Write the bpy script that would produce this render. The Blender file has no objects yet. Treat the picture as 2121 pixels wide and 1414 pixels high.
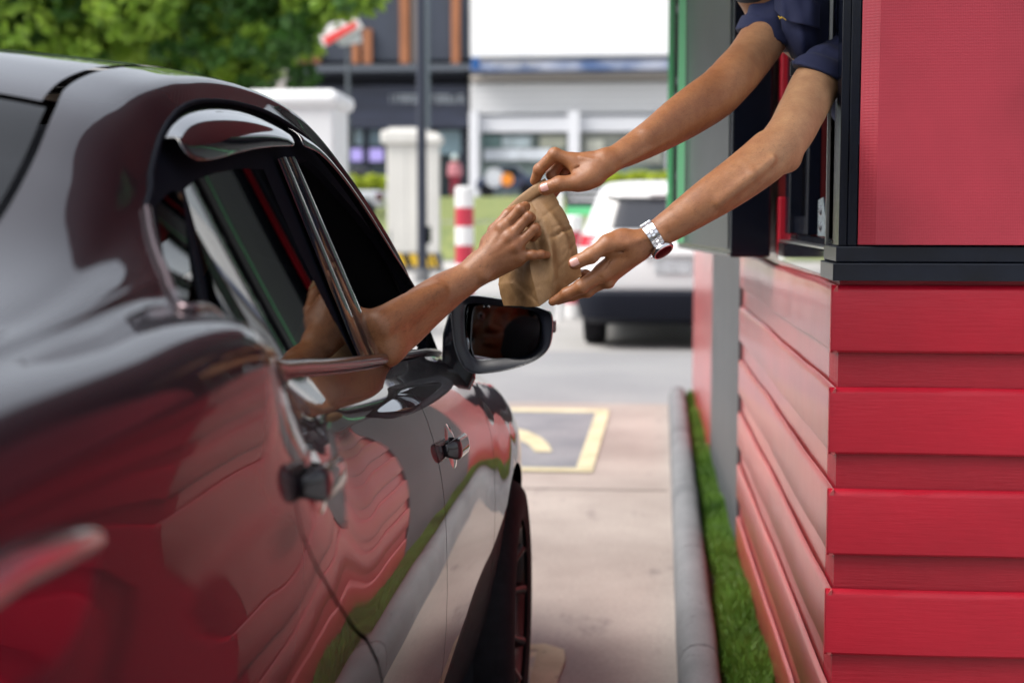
import bpy, bmesh, math, random
import numpy as np
from mathutils import Vector, Matrix, geometry, noise as mnoise
random.seed(7); rng = np.random.default_rng(7)
PI = math.pi; R = math.radians
scene = bpy.context.scene
COL = scene.collection

# ------------------------------------------------------------------ camera
CAMH = 1.25; FPX = 2946.0
YAW = R(5.11); PITCH = R(5.024)
cam = bpy.data.cameras.new('camera'); cam.lens = 50; cam.sensor_width = 36
cam.clip_start = 0.05; cam.clip_end = 3000
camo = bpy.data.objects.new('camera', cam); COL.objects.link(camo)
camo.location = (0, 0, CAMH)
camo.rotation_euler = (PI/2 - PITCH, 0, YAW)
scene.camera = camo
CR = np.array(camo.rotation_euler.to_matrix())
cam.dof.use_dof = True; cam.dof.focus_distance = 2.42; cam.dof.aperture_fstop = 3.2

def W(u, v, y):
    """a point of the place at distance y down the lane that the photo shows at u, v"""
    d = CR @ np.array([(u-1060.5)/FPX, -(v-707.0)/FPX, -1.0])
    s = y/d[1]
    return np.array([d[0]*s, y, CAMH + d[2]*s])

# ------------------------------------------------------------------ object helpers
def tag(o, label=None, cat=None, group=None, kind=None):
    if label: o['label'] = label
    if cat: o['category'] = cat
    if group: o['group'] = group
    if kind: o['kind'] = kind
    return o
def thing(name, label, cat, loc=(0, 0, 0), rz=0, group=None):
    o = bpy.data.objects.new(name, None); COL.objects.link(o)
    o.location = loc; o.rotation_euler = (0, 0, rz); o.empty_display_size = .2
    return tag(o, label, cat, group)
def link(name, me, mat=None, parent=None, smooth=False):
    o = bpy.data.objects.new(name, me); COL.objects.link(o)
    if mat is not None:
        for m in (mat if isinstance(mat, (list, tuple)) else [mat]): me.materials.append(m)
    if parent is not None: o.parent = parent
    if smooth: me.shade_smooth()
    return o
def mesh_of(verts, faces, name='mesh'):
    me = bpy.data.meshes.new(name)
    if isinstance(verts, np.ndarray): verts = verts.tolist()
    if isinstance(faces, np.ndarray): faces = faces.tolist()
    me.from_pydata(verts, [], faces); me.update()
    return me
def obj(name, verts, faces, mat, parent=None, smooth=False):
    return link(name, mesh_of(verts, faces, name), mat, parent, smooth)
def copy_tree(o, parent=None):
    c = o.copy(); COL.objects.link(c)
    if parent is not None: c.parent = parent
    for ch in list(o.children): copy_tree(ch, c)
    return c

class MB:
    """collects shapes that belong to ONE part"""
    def __init__(s): s.v = []; s.f = []; s.sm = []
    def add(s, v, f, sm=False):
        n = len(s.v); s.v += [tuple(map(float, p)) for p in v]
        s.f += [tuple(i+n for i in q) for q in f]; s.sm += [sm]*len(f); return s
    def box(s, x0, x1, y0, y1, z0, z1, bev=0.0):
        if bev > 0:
            bm = bmesh.new(); bmesh.ops.create_cube(bm, size=1)
            for v in bm.verts:
                v.co = Vector(((x0+x1)/2+v.co.x*(x1-x0), (y0+y1)/2+v.co.y*(y1-y0), (z0+z1)/2+v.co.z*(z1-z0)))
            bmesh.ops.bevel(bm, geom=bm.edges[:], offset=bev, segments=2, affect='EDGES', profile=.5)
            bm.verts.index_update()
            s.add([v.co[:] for v in bm.verts], [[v.index for v in f.verts] for f in bm.faces]); bm.free(); return s
        v = [(x, y, z) for x in (x0, x1) for y in (y0, y1) for z in (z0, z1)]
        return s.add(v, [(0,1,3,2),(4,6,7,5),(0,4,5,1),(2,3,7,6),(0,2,6,4),(1,5,7,3)])
    def tube(s, pts, r, n=12, cap=True, flat=None):
        pts = [np.array(p, float) for p in pts]
        rs = [r]*len(pts) if np.isscalar(r) else list(r)
        v = []; f = []; up = None
        for i, p in enumerate(pts):
            t = pts[min(i+1, len(pts)-1)] - pts[max(i-1, 0)]; t /= np.linalg.norm(t)
            if up is None:
                a = np.array([0, 0, 1.]) if abs(t[2]) < .9 else np.array([1., 0, 0])
            else: a = up
            e = np.cross(t, a); e /= np.linalg.norm(e); g = np.cross(e, t); up = g
            for k in range(n):
                c, q = math.cos(2*PI*k/n), math.sin(2*PI*k/n)
                fe, fg = flat if flat else (1, 1)
                v.append(p + rs[i]*(e*c*fe + g*q*fg))
        for i in range(len(pts)-1):
            for k in range(n):
                a = i*n+k; b = i*n+(k+1) % n
                f.append((a, b, b+n, a+n))
        s.add(v, f, True)
        if cap:
            s.add([v[k] for k in range(n)], [tuple(range(n))[::-1]])
            s.add(v[-n:], [tuple(range(n))])
        return s
    def cyl(s, c, r, z0, z1, n=24, axis='z', r2=None):
        c = np.array(c, float); r2 = r if r2 is None else r2
        def P(ang, rr, h):
            a, b = rr*math.cos(ang), rr*math.sin(ang)
            return {'z': (c[0]+a, c[1]+b, c[2]+h), 'x': (c[0]+h, c[1]+a, c[2]+b), 'y': (c[0]+b, c[1]+h, c[2]+a)}[axis]
        lo = [P(2*PI*k/n, r, z0) for k in range(n)]; hi = [P(2*PI*k/n, r2, z1) for k in range(n)]
        s.add(lo+hi, [(k, (k+1) % n, (k+1) % n+n, k+n) for k in range(n)], True)
        s.add(lo, [tuple(range(n))[::-1]]); s.add(hi, [tuple(range(n))])
        return s
    def lathe(s, c, prof, n=32, axis='z', a0=0, a1=2*PI):
        c = np.array(c, float); v = []; f = []; m = len(prof)
        full = abs(a1-a0-2*PI) < 1e-6; K = n if full else n+1
        for k in range(K):
            a = a0+(a1-a0)*k/n
            for r, h in prof:
                x, y = r*math.cos(a), r*math.sin(a)
                v.append({'z': (c[0]+x, c[1]+y, c[2]+h), 'x': (c[0]+h, c[1]+x, c[2]+y), 'y': (c[0]+y, c[1]+h, c[2]+x)}[axis])
        for k in range(n):
            for j in range(m-1):
                a = k*m+j; b = ((k+1) % K)*m+j
                f.append((a, b, b+1, a+1))
        return s.add(v, f, True)
    def prism(s, poly, fn0, fn1):
        """poly of (a,b); fn0/fn1 map it to the two caps"""
        n = len(poly); lo = [fn0(*p) for p in poly]; hi = [fn1(*p) for p in poly]
        return s.add(lo+hi, [tuple(range(n))[::-1], tuple(range(n, 2*n))]+[(k, (k+1) % n, (k+1) % n+n, k+n) for k in range(n)])
    def build(s, name, mat, parent=None, bevel=0, weld=True):
        me = mesh_of(s.v, s.f, name)
        me.polygons.foreach_set('use_smooth', s.sm)
        o = link(name, me, mat, parent)
        bm = bmesh.new(); bm.from_mesh(me); bmesh.ops.recalc_face_normals(bm, faces=bm.faces); bm.to_mesh(me); bm.free()
        if bevel:
            b = o.modifiers.new('bevel', 'BEVEL'); b.width = bevel; b.segments = 2; b.limit_method = 'ANGLE'; b.angle_limit = R(40)
        return o

def grid_mesh(fn, nu, nv):
    v = [fn(i/(nu-1), j/(nv-1)) for i in range(nu) for j in range(nv)]
    f = [(i*nv+j, (i+1)*nv+j, (i+1)*nv+j+1, i*nv+j+1) for i in range(nu-1) for j in range(nv-1)]
    return v, f

# ------------------------------------------------------------------ materials
def nt(m): return m.node_tree
def mat(name, col, rough=.5, metal=0, coat=0, coat_rough=.03, spec=.5, noise=None, bump=None, emit=None, sss=0, alpha=1, sheen=0):
    """noise=(scale, amount, stretch) darkens/lightens; bump=(scale, strength, stretch, detail)"""
    m = bpy.data.materials.new(name); m.use_nodes = True
    t = m.node_tree; p = t.nodes['Principled BSDF']
    p.inputs['Base Color'].default_value = (*col, 1); p.inputs['Roughness'].default_value = rough
    p.inputs['Metallic'].default_value = metal; p.inputs['Coat Weight'].default_value = coat
    p.inputs['Coat Roughness'].default_value = coat_rough; p.inputs['Specular IOR Level'].default_value = spec
    if sheen: p.inputs['Sheen Weight'].default_value = sheen
    if sss:
        p.inputs['Subsurface Weight'].default_value = sss
        p.inputs['Subsurface Radius'].default_value = (1, .35, .18); p.inputs['Subsurface Scale'].default_value = .006
    if emit: p.inputs['Emission Color'].default_value = (*emit[0], 1); p.inputs['Emission Strength'].default_value = emit[1]
    tc = None
    def coords(stretch):
        nonlocal tc
        if tc is None: tc = t.nodes.new('ShaderNodeTexCoord')
        mp = t.nodes.new('ShaderNodeMapping'); mp.inputs['Scale'].default_value = stretch
        t.links.new(tc.outputs['Object'], mp.inputs['Vector']); return mp.outputs['Vector']
    if noise:
        sc, am, st = noise
        n = t.nodes.new('ShaderNodeTexNoise'); n.inputs['Scale'].default_value = sc; n.inputs['Detail'].default_value = 6; n.inputs['Roughness'].default_value = .6
        t.links.new(coords(st), n.inputs['Vector'])
        mr = t.nodes.new('ShaderNodeMapRange'); mr.inputs['From Min'].default_value = .3; mr.inputs['From Max'].default_value = .7
        mr.inputs['To Min'].default_value = 1-am; mr.inputs['To Max'].default_value = 1+am
        t.links.new(n.outputs['Fac'], mr.inputs['Value'])
        mx = t.nodes.new('ShaderNodeVectorMath'); mx.operation = 'SCALE'; mx.inputs[0].default_value = col
        t.links.new(mr.outputs['Result'], mx.inputs['Scale']); t.links.new(mx.outputs['Vector'], p.inputs['Base Color'])
    if bump:
        sc, stg, st, det = bump
        n = t.nodes.new('ShaderNodeTexNoise'); n.inputs['Scale'].default_value = sc; n.inputs['Detail'].default_value = det
        t.links.new(coords(st), n.inputs['Vector'])
        b = t.nodes.new('ShaderNodeBump'); b.inputs['Strength'].default_value = stg; b.inputs['Distance'].default_value = .002
        t.links.new(n.outputs['Fac'], b.inputs['Height']); t.links.new(b.outputs['Normal'], p.inputs['Normal'])
    return m
def glass_mat(name, tint, ior=1.5, rough=0.0):
    m = bpy.data.materials.new(name); m.use_nodes = True; t = m.node_tree; t.nodes.clear()
    out = t.nodes.new('ShaderNodeOutputMaterial'); mx = t.nodes.new('ShaderNodeMixShader'); fr = t.nodes.new('ShaderNodeFresnel')
    tr = t.nodes.new('ShaderNodeBsdfTransparent'); gl = t.nodes.new('ShaderNodeBsdfGlossy')
    tr.inputs['Color'].default_value = (*tint, 1); gl.inputs['Roughness'].default_value = rough; fr.inputs['IOR'].default_value = ior
    t.links.new(fr.outputs[0], mx.inputs[0]); t.links.new(tr.outputs[0], mx.inputs[1]); t.links.new(gl.outputs[0], mx.inputs[2]); t.links.new(mx.outputs[0], out.inputs[0])
    return m

# ------------------------------------------------------------------ world and light
world = bpy.data.worlds.new('World'); scene.world = world; world.use_nodes = True
wt = world.node_tree; bg = wt.nodes['Background']
sky = wt.nodes.new('ShaderNodeTexSky'); sky.sky_type = 'NISHITA'; sky.sun_disc = False
SUN_EL = R(54); SUN_AZ = R(-112)       # azimuth measured from +y (down the lane) towards +x
sky.sun_elevation = SUN_EL; sky.sun_rotation = SUN_AZ; sky.dust_density = 4; sky.ozone_density = 1; sky.air_density = 1.2
hs = wt.nodes.new('ShaderNodeHueSaturation'); hs.inputs['Saturation'].default_value = .35; hs.inputs['Value'].default_value = 1.0
wt.links.new(sky.outputs[0], hs.inputs['Color']); wt.links.new(hs.outputs[0], bg.inputs[0]); bg.inputs['Strength'].default_value = .15
sl = bpy.data.lights.new('sun', 'SUN'); sl.energy = 1.8; sl.angle = R(36); sl.color = (1, .96, .9)
so = bpy.data.objects.new('sun', sl); COL.objects.link(so)
sd = Vector((math.sin(SUN_AZ)*math.cos(SUN_EL), math.cos(SUN_AZ)*math.cos(SUN_EL), math.sin(SUN_EL)))
so.rotation_euler = sd.to_track_quat('Z', 'Y').to_euler(); so.location = (0, 0, 30)
scene.view_settings.view_transform = 'Standard'; scene.view_settings.look = 'None'
scene.view_settings.exposure = 0.8; scene.view_settings.gamma = 1
scene.cycles.use_denoising = True
scene.cycles.max_bounces = 8; scene.cycles.glossy_bounces = 5; scene.cycles.transparent_max_bounces = 12; scene.cycles.diffuse_bounces = 3
scene.cycles.caustics_reflective = False; scene.cycles.caustics_refractive = False
# ================================================================== ground, kerb, kiosk
def ground_material(name, c1, c2, sc, stain=None, rough=.75, bs=.3):
    m = bpy.data.materials.new(name); m.use_nodes = True; t = m.node_tree; p = t.nodes['Principled BSDF']
    tc = t.nodes.new('ShaderNodeTexCoord')
    def noise_(scale, det=6, st=(1, 1, 1), ro=.6):
        mp = t.nodes.new('ShaderNodeMapping'); mp.inputs['Scale'].default_value = st
        t.links.new(tc.outputs['Object'], mp.inputs['Vector'])
        n = t.nodes.new('ShaderNodeTexNoise'); n.inputs['Scale'].default_value = scale; n.inputs['Detail'].default_value = det; n.inputs['Roughness'].default_value = ro
        t.links.new(mp.outputs[0], n.inputs['Vector']); return n.outputs['Fac']
    def ramp(src, a, b, ca, cb):
        r = t.nodes.new('ShaderNodeValToRGB'); r.color_ramp.elements[0].position = a; r.color_ramp.elements[1].position = b
        r.color_ramp.elements[0].color = (*ca, 1); r.color_ramp.elements[1].color = (*cb, 1)
        t.links.new(src, r.inputs[0]); return r.outputs[0]
    base = ramp(noise_(sc), .35, .65, c1, c2)
    fine = ramp(noise_(sc*60, 3), .3, .7, (.86, .86, .86), (1.1, 1.1, 1.1))
    mx = t.nodes.new('ShaderNodeMix'); mx.data_type = 'RGBA'; mx.blend_type = 'MULTIPLY'; mx.inputs[0].default_value = 1
    t.links.new(base, mx.inputs[6]); t.links.new(fine, mx.inputs[7]); last = mx.outputs[2]
    if stain:
        s = ramp(noise_(stain[0], 4, stain[1], .7), .60, .72, (1, 1, 1), stain[2])
        m2 = t.nodes.new('ShaderNodeMix'); m2.data_type = 'RGBA'; m2.blend_type = 'MULTIPLY'; m2.inputs[0].default_value = 1
        t.links.new(last, m2.inputs[6]); t.links.new(s, m2.inputs[7]); last = m2.outputs[2]
    t.links.new(last, p.inputs['Base Color']); p.inputs['Roughness'].default_value = rough
    b = t.nodes.new('ShaderNodeBump'); b.inputs['Strength'].default_value = bs; b.inputs['Distance'].default_value = .003
    t.links.new(noise_(sc*50, 5), b.inputs['Height']); t.links.new(b.outputs[0], p.inputs['Normal'])
    return m
M = {}
M['asphalt'] = ground_material('asphalt', (.30, .295, .30), (.36, .355, .36), .5, rough=.8)
M['concrete'] = ground_material('lane_concrete', (.285, .235, .21), (.41, .35, .315), 1.1, stain=(3.5, (1, .45, 1), (.62, .6, .62)), rough=.65)
M['old_paint'] = ground_material('faded_yellow_paint', (.50, .44, .27), (.66, .60, .40), 6, stain=(22, (1, .6, 1), (.6, .6, .62)), rough=.7)
M['patch'] = ground_material('dark_patch', (.17, .175, .195), (.24, .24, .255), 2.5, stain=(6, (1, .4, 1), (.75, .75, .78)), rough=.7)
M['kerb'] = ground_material('kerb_concrete', (.115, .12, .13), (.19, .195, .205), 2.5, stain=(30, (1, 1, 1), (.4, .4, .42)), rough=.75)
M['dark'] = mat('dark_gap', (.012, .012, .018), .8)
M['soil'] = mat('soil', (.05, .045, .03), .95, bump=(60, .8, (1, 1, 1), 4))
M['white_paint'] = mat('white_paint', (.78, .78, .78), .5, noise=(3, .05, (1, 1, 1)))

# terrain: flat near, two grass banks with a raised road between them, flat beyond
prof = [(-60, 0), (9.5, 0), (38, 0), (40, .02), (45, 1.05), (49, 1.08), (57, 2.02), (60, 2.05), (1200, 2.05)]
def ground_z(y): return float(np.interp(y, [p[0] for p in prof], [p[1] for p in prof]))
xs = [-900, -60, 0, 60, 900]
v = [(x, y, z-.008) for y, z in prof for x in xs]; n = len(xs)
f = [(j*n+i, j*n+i+1, (j+1)*n+i+1, (j+1)*n+i) for j in range(len(prof)-1) for i in range(n-1)]
g = obj('ground', v, f, M['asphalt']); tag(g, kind='structure')
def sheet(name, poly, z, m, kind='structure'):
    o = obj(name, [(x, y, z) for x, y in poly], [tuple(range(len(poly)))], m); tag(o, kind=kind); return o
sheet('lane', [(-9, -8), (.2, -8), (.2, 9.5), (-9, 9.5)], .0, M['concrete'])
sheet('crossing_road', [(-60, 9.505), (60, 9.505), (60, 13.2), (-60, 13.2)], -.002, ground_material('grey_asphalt', (.235, .235, .245), (.28, .28, .285), .8, rough=.8))
sheet('service_road', [(-60, 13.21), (60, 13.21), (60, 33), (-60, 33)], -.004, ground_material('pale_asphalt', (.34, .33, .32), (.42, .41, .40), .4, rough=.8))
# joint lines across the lane (saw cuts)
for k, yy in enumerate((6.45, 3.3)):
    sheet('joint', [(-3, yy), (.13, yy), (.13, yy+.012), (-3, yy+.012)], .003, mat('joint_dirt', (.14, .11, .10), .9, noise=(20, .4, (1, 1, 1))))
# painted bay on the lane: dark patch, pale outline, one curved stroke
sheet('marking_patch', [(-1.75, 6.98), (-.262, 6.98), (-.245, 9.02), (-1.75, 9.02)], .004, M['patch'])
def stroke(name, pts, w, z, m):
    pts = [Vector((x, y, 0)) for x, y in pts]; L = []; Rr = []
    for i, p in enumerate(pts):
        t = (pts[min(i+1, len(pts)-1)]-pts[max(i-1, 0)]).normalized(); nrm = Vector((-t.y, t.x, 0))
        ww = w[i] if not np.isscalar(w) else w
        L.append(p+nrm*ww/2); Rr.append(p-nrm*ww/2)
    v = [(q.x, q.y, z) for q in L+Rr]; n = len(pts)
    o = obj(name, v, [(i, i+1, n+i+1, n+i) for i in range(n-1)], m); tag(o, kind='structure'); return o
stroke('road_marking', [(-1.85, 6.93), (-.22, 6.93)], .10, .007, M['old_paint'])
stroke('road_marking', [(-.262, 6.99), (-.225, 9.0)], .085, .0075, M['old_paint'])
stroke('road_marking', [(-1.85, 9.08), (-.19, 9.08)], .16, .007, M['old_paint'])
arc = [W(1050, 893, 1), W(1050, 893, 1)]
def G(u, v):
    a = W(u, v, 1.0); s = CAMH/(CAMH-a[2]); return (a[0]*s, s)
cpts = [G(980, 884), G(1030, 889), G(1065, 897), G(1095, 909), G(1115, 922), G(1126, 938)]
stroke('road_marking', cpts, [.16, .17, .17, .14, .11, .09], .0085, M['old_paint'])
stroke('road_marking', [G(1060, 1345), G(1125, 1342), G(1140, 1349), G(1140, 1368), G(1125, 1414), G(1105, 1520)], [.05, .06, .08, .085, .075, .06], .006, M['old_paint'])
sheet('marking_patch', [G(1040, 1350), G(1120, 1350), G(1132, 1362), G(1118, 1414), G(1060, 1640), G(980, 1640)], .004, ground_material('worn_paint', (.30, .30, .31), (.72, .66, .45), 9, stain=(40, (.3, 1, 1), (.5, .52, .55))))

# kerb: rounded concrete lengths along the lane
def kerb_section(y0, y1, curve=0):
    prof = [(.112, -.02), (.114, .05), (.118, .085), (.128, .112), (.145, .128), (.165, .134), (.19, .132), (.208, .122), (.218, .105), (.222, .06), (.222, -.02)]
    ns = max(2, int((y1-y0)/.08)); V = []
    for i in range(ns+1):
        y = y0+(y1-y0)*i/ns
        e = .0158*(y-3.9)
        for x, z in prof:
            pin = 1 - .5*math.exp(-((y-y0)/.012)**2)*.12 - .06*math.exp(-((y1-y)/.012)**2)
            V.append((x + e + .003*mnoise.noise(Vector((x*8, y*3, z*8))), y, z*pin + .003*mnoise.noise(Vector((y*4, x*9, 3)))))
    n = len(prof); F = [(i*n+j, (i+1)*n+j, (i+1)*n+j+1, i*n+j+1) for i in range(ns) for j in range(n-1)]
    F += [tuple(range(n))[::-1], tuple(ns*n+j for j in range(n))]
    return V, F
ks = [(-1.3, .0), (.006, 1.3), (1.306, 2.6), (2.606, 3.70), (3.708, 4.85), (4.856, 6.1), (6.106, 7.5), (7.506, 9.45)]
words = ['behind the standing spot', 'nearest to the camera', 'under the front corner of the red kiosk', 'below the serving window at the bottom of the frame', 'just past the dark joint at the bottom', 'beside the mossy strip at the middle', 'beside the grey wall foot', 'at the far end of the lane']
for (a, b), w in zip(ks, words):
    V, F = kerb_section(a, b)
    o = obj('kerb', V, F, M['kerb'], smooth=True); o.data.set_sharp_from_angle(angle=R(50)); tag(o, 'rounded grey concrete kerb length ' + w, 'kerb', 'kerb lengths along the lane')
# soil bed and grass strip between kerb and wall
obj('soil', [(.20, -1.3, .06), (.46, -1.3, .06), (.46, 9.45, .06), (.20, 9.45, .06)], [(0, 1, 2, 3)], M['soil'])
tag(bpy.data.objects['soil'], kind='structure')
def leaf_mat(name, a, b, trans=.25):
    m = bpy.data.materials.new(name); m.use_nodes = True; t = m.node_tree; p = t.nodes['Principled BSDF']
    gi = t.nodes.new('ShaderNodeTexCoord'); n = t.nodes.new('ShaderNodeTexNoise'); n.inputs['Scale'].default_value = 3.1; n.inputs['Detail'].default_value = 5
    t.links.new(gi.outputs['Object'], n.inputs['Vector'])
    r = t.nodes.new('ShaderNodeValToRGB'); r.color_ramp.elements[0].position = .3; r.color_ramp.elements[1].position = .7
    r.color_ramp.elements[0].color = (*a, 1); r.color_ramp.elements[1].color = (*b, 1)
    t.links.new(n.outputs['Fac'], r.inputs[0]); t.links.new(r.outputs[0], p.inputs['Base Color']); p.inputs['Roughness'].default_value = .55
    tl = t.nodes.new('ShaderNodeBsdfTranslucent'); t.links.new(r.outputs[0], tl.inputs['Color'])
    mx = t.nodes.new('ShaderNodeMixShader'); mx.inputs[0].default_value = trans; out = t.nodes['Material Output']
    t.links.new(p.outputs[0], mx.inputs[1]); t.links.new(tl.outputs[0], mx.inputs[2]); t.links.new(mx.outputs[0], out.inputs[0])
    return m
M['grass'] = leaf_mat('grass_blades', (.045, .12, .012), (.16, .30, .04))
N = 60000
gy = 1.5 + (9.45-1.5)*rng.random(N)**1.35; gl_ = .222+.0158*(gy-3.9); gx = gl_+(.352-gl_)*rng.random(N)
hh = rng.uniform(.018, .05, N)*(1+.5*np.sin(gy*7)*np.sin(gy*2.3))
edge = np.clip((gx-gl_)/.03, .35, 1); hh *= edge
ang = rng.uniform(0, 2*PI, N); ln = rng.uniform(0, .7, N); wd = rng.uniform(.0015, .0035, N)
base = np.stack([gx, gy, np.full(N, .055) + .02*np.sin(gy*5+gx*30)*.5], 1)
side = np.stack([np.cos(ang), np.sin(ang), 0*ang], 1)*wd[:, None]
la = rng.uniform(0, 2*PI, N); lean = np.stack([np.cos(la)*ln, np.sin(la)*ln, np.ones(N)], 1)*hh[:, None]
mid = base + lean*.5 + np.array([0, 0, .004]); tip = base + lean*1.0
Vg = np.stack([base-side, base+side, mid+side*.8, mid-side*.8, tip], 1).reshape(-1, 3)
k = np.arange(N)*5
Fq = np.stack([k, k+1, k+2, k+3], 1).tolist() + np.stack([k+3, k+2, k+4], 1).tolist()
g = obj('grass', Vg, Fq, M['grass']); tag(g, kind='stuff', label='short green moss-like grass strip between kerb and wall', cat='grass')

# ---- kiosk
def paint_mat(name, col, rough, wave=1.0, coat=.0):
    m = bpy.data.materials.new(name); m.use_nodes = True; t = m.node_tree; p = t.nodes['Principled BSDF']
    tc = t.nodes.new('ShaderNodeTexCoord')
    def nz(scale, st, det=5, ro=.6):
        mp = t.nodes.new('ShaderNodeMapping'); mp.inputs['Scale'].default_value = st; t.links.new(tc.outputs['Object'], mp.inputs['Vector'])
        n = t.nodes.new('ShaderNodeTexNoise'); n.inputs['Scale'].default_value = scale; n.inputs['Detail'].default_value = det; n.inputs['Roughness'].default_value = ro
        t.links.new(mp.outputs[0], n.inputs['Vector']); return n.outputs['Fac']
    grain = nz(9, (1.6, 1.6, 22)); blotch = nz(2.2, (1, 1, 1.5)); lump = nz(14, (1, 1, 1), 2); speck = nz(60, (1, 1, 1), 3)
    r = t.nodes.new('ShaderNodeMapRange'); r.inputs['From Min'].default_value = .3; r.inputs['From Max'].default_value = .7; r.inputs['To Min'].default_value = .82; r.inputs['To Max'].default_value = 1.12
    t.links.new(blotch, r.inputs['Value'])
    r2 = t.nodes.new('ShaderNodeMapRange'); r2.inputs['From Min'].default_value = .72; r2.inputs['From Max'].default_value = .8; r2.inputs['To Min'].default_value = 1; r2.inputs['To Max'].default_value = 1.25
    t.links.new(speck, r2.inputs['Value'])
    mm = t.nodes.new('ShaderNodeMath'); mm.operation = 'MULTIPLY'; t.links.new(r.outputs[0], mm.inputs[0]); t.links.new(r2.outputs[0], mm.inputs[1])
    mx = t.nodes.new('ShaderNodeVectorMath'); mx.operation = 'SCALE'; mx.inputs[0].default_value = col; t.links.new(mm.outputs[0], mx.inputs['Scale'])
    t.links.new(mx.outputs[0], p.inputs['Base Color']); p.inputs['Roughness'].default_value = rough
    p.inputs['Coat Weight'].default_value = coat; p.inputs['Coat Roughness'].default_value = .2
    b1 = t.nodes.new('ShaderNodeBump'); b1.inputs['Strength'].default_value = .35*wave; b1.inputs['Distance'].default_value = .002; t.links.new(grain, b1.inputs['Height'])
    b2 = t.nodes.new('ShaderNodeBump'); b2.inputs['Strength'].default_value = .25*wave; b2.inputs['Distance'].default_value = .006; t.links.new(lump, b2.inputs['Height']); t.links.new(b1.outputs[0], b2.inputs['Normal'])
    t.links.new(b2.outputs[0], p.inputs['Normal'])
    return m
M['red'] = paint_mat('red_gloss_paint', (.50, .005, .024), .45)
M['red_wall'] = paint_mat('red_sheen_paint', (.48, .06, .062), .40, .6, .8)  # same red; the lane face's grazing sheen is mixed in as pink
M['red_groove'] = paint_mat('red_groove_shade', (.42, .008, .024), .5, 1.8)  # board red darkened: shade between the boards put into the colour
M['grey_wall'] = paint_mat('grey_wall_paint', (.075, .08, .088), .5, .5)
M['frame'] = mat('black_aluminium', (.004, .006, .014), .22, 0, noise=(30, .3, (1, 1, 8)), bump=(300, .05, (1, 1, .1), 2))
M['frame_dust'] = mat('dusty_black_aluminium', (.006, .009, .018), .3, 0, noise=(12, .45, (1, 3, 1)))
M['polished'] = mat('polished_dark_metal', (.03, .034, .045), .08, 0, 1.0, noise=(8, .3, (1, 1, 1)))
XW, YF = .36, 2.63          # planes of the lane face and of the front face
kiosk = thing('drive_through_kiosk', 'red painted food kiosk with horizontal boards and an open black framed serving window', 'kiosk', (XW, YF, 0))
inv = Matrix.Translation((-XW, -YF, 0))
def kput(o):
    o.parent = kiosk; o.matrix_parent_inverse = inv; return o
# core walls (inside out of sight)
m_ = MB()
m_.box(XW+.004, 3.2, YF+.004, YF+.12, 0, 1.15); kput(m_.build('wall', M['red_groove']))
m_ = MB()
m_.box(XW+.004, XW+.12, YF+.124, 5.05, 0, 1.14); kput(m_.build('wall', M['red_wall']))
m_ = MB(); m_.box(XW-.008, XW+.20, 5.05, 6.93, .0, 3.1); kput(m_.build('wall', M['grey_wall']))
m_ = MB(); m_.box(XW-.002, XW+.20, 6.94, 9.45, .0, 3.1); kput(m_.build('wall', M['red_wall']))
m_ = MB(); m_.box(3.2, 3.3, YF, 9.45, 0, 3.1); m_.box(XW+.2, 3.2, 9.35, 9.45, 0, 3.1); kput(m_.build('wall', M['red_wall']))
# boards
zt = [1.123 - .1873*k for k in range(7)]
for k, z1 in enumerate(zt):
    z0 = z1-.121
    if z0 < 0: z0 = .0
    pr = 0.0125
    # front board: profile swept along x
    prof_ = [(0, z0), (pr*.75, z0+.002), (pr, z0+.006), (pr, z1-.010), (pr*.85, z1-.005), (pr*.3, z1+.001), (0, z1+.003)]
    nx = 60; V = []
    for i in range(nx+1):
        x = XW - (pr + (.001*math.sin(k*3))) + (3.0)*(i/nx)**1.7
        for (p, z) in prof_:
            V.append((x, YF - p + .0012*mnoise.noise(Vector((x*6, z*30, k))), z + .0016*mnoise.noise(Vector((x*3, k*5, 1)))))
    n = len(prof_); F = [(i*n+j, i*n+j+1, (i+1)*n+j+1, (i+1)*n+j) for i in range(nx) for j in range(n-1)]
    F += [tuple(range(n)), tuple(nx*n+j for j in range(n))[::-1]]
    o = kput(obj('cladding_board', V, F, M['red'], smooth=True)); o.data.set_sharp_from_angle(angle=R(28))
    b = o.modifiers.new('bevel', 'BEVEL'); b.width = .002; b.segments = 2; b.limit_method = 'ANGLE'; b.angle_limit = R(60)
    # lane face board: buckled along its length
    ny = 110; V = []
    for i in range(ny+1):
        y = YF - pr + .001 + (5.045-YF)*(i/ny)
        s = (y-YF)
        wv = .0022*math.sin(s*2.3+k*.5)*min(1, s*2) + .0007*math.sin(s*6.1+k*1.7)*min(1, s*2) + .002*mnoise.noise(Vector((s*5, k*3, 0)))
        wz = .0022*math.sin(s*4.6+k*.9) + .0012*math.sin(s*9+k)
        for j, (p, z) in enumerate(prof_):
            V.append((XW - p*(.62) - wv*.55*(1 if j else 0) - .001*(1 if j else 0), y, z + (wz if z > .06 else 0)*min(1, s*3)))
    F = [(i*n+j, (i+1)*n+j, (i+1)*n+j+1, i*n+j+1) for i in range(ny) for j in range(n-1)]
    F += [tuple(range(n))[::-1], tuple(ny*n+j for j in range(n))]
    o = kput(obj('cladding_board', V, F, M['red_wall'], smooth=True)); o.data.set_sharp_from_angle(angle=R(28))
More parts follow.
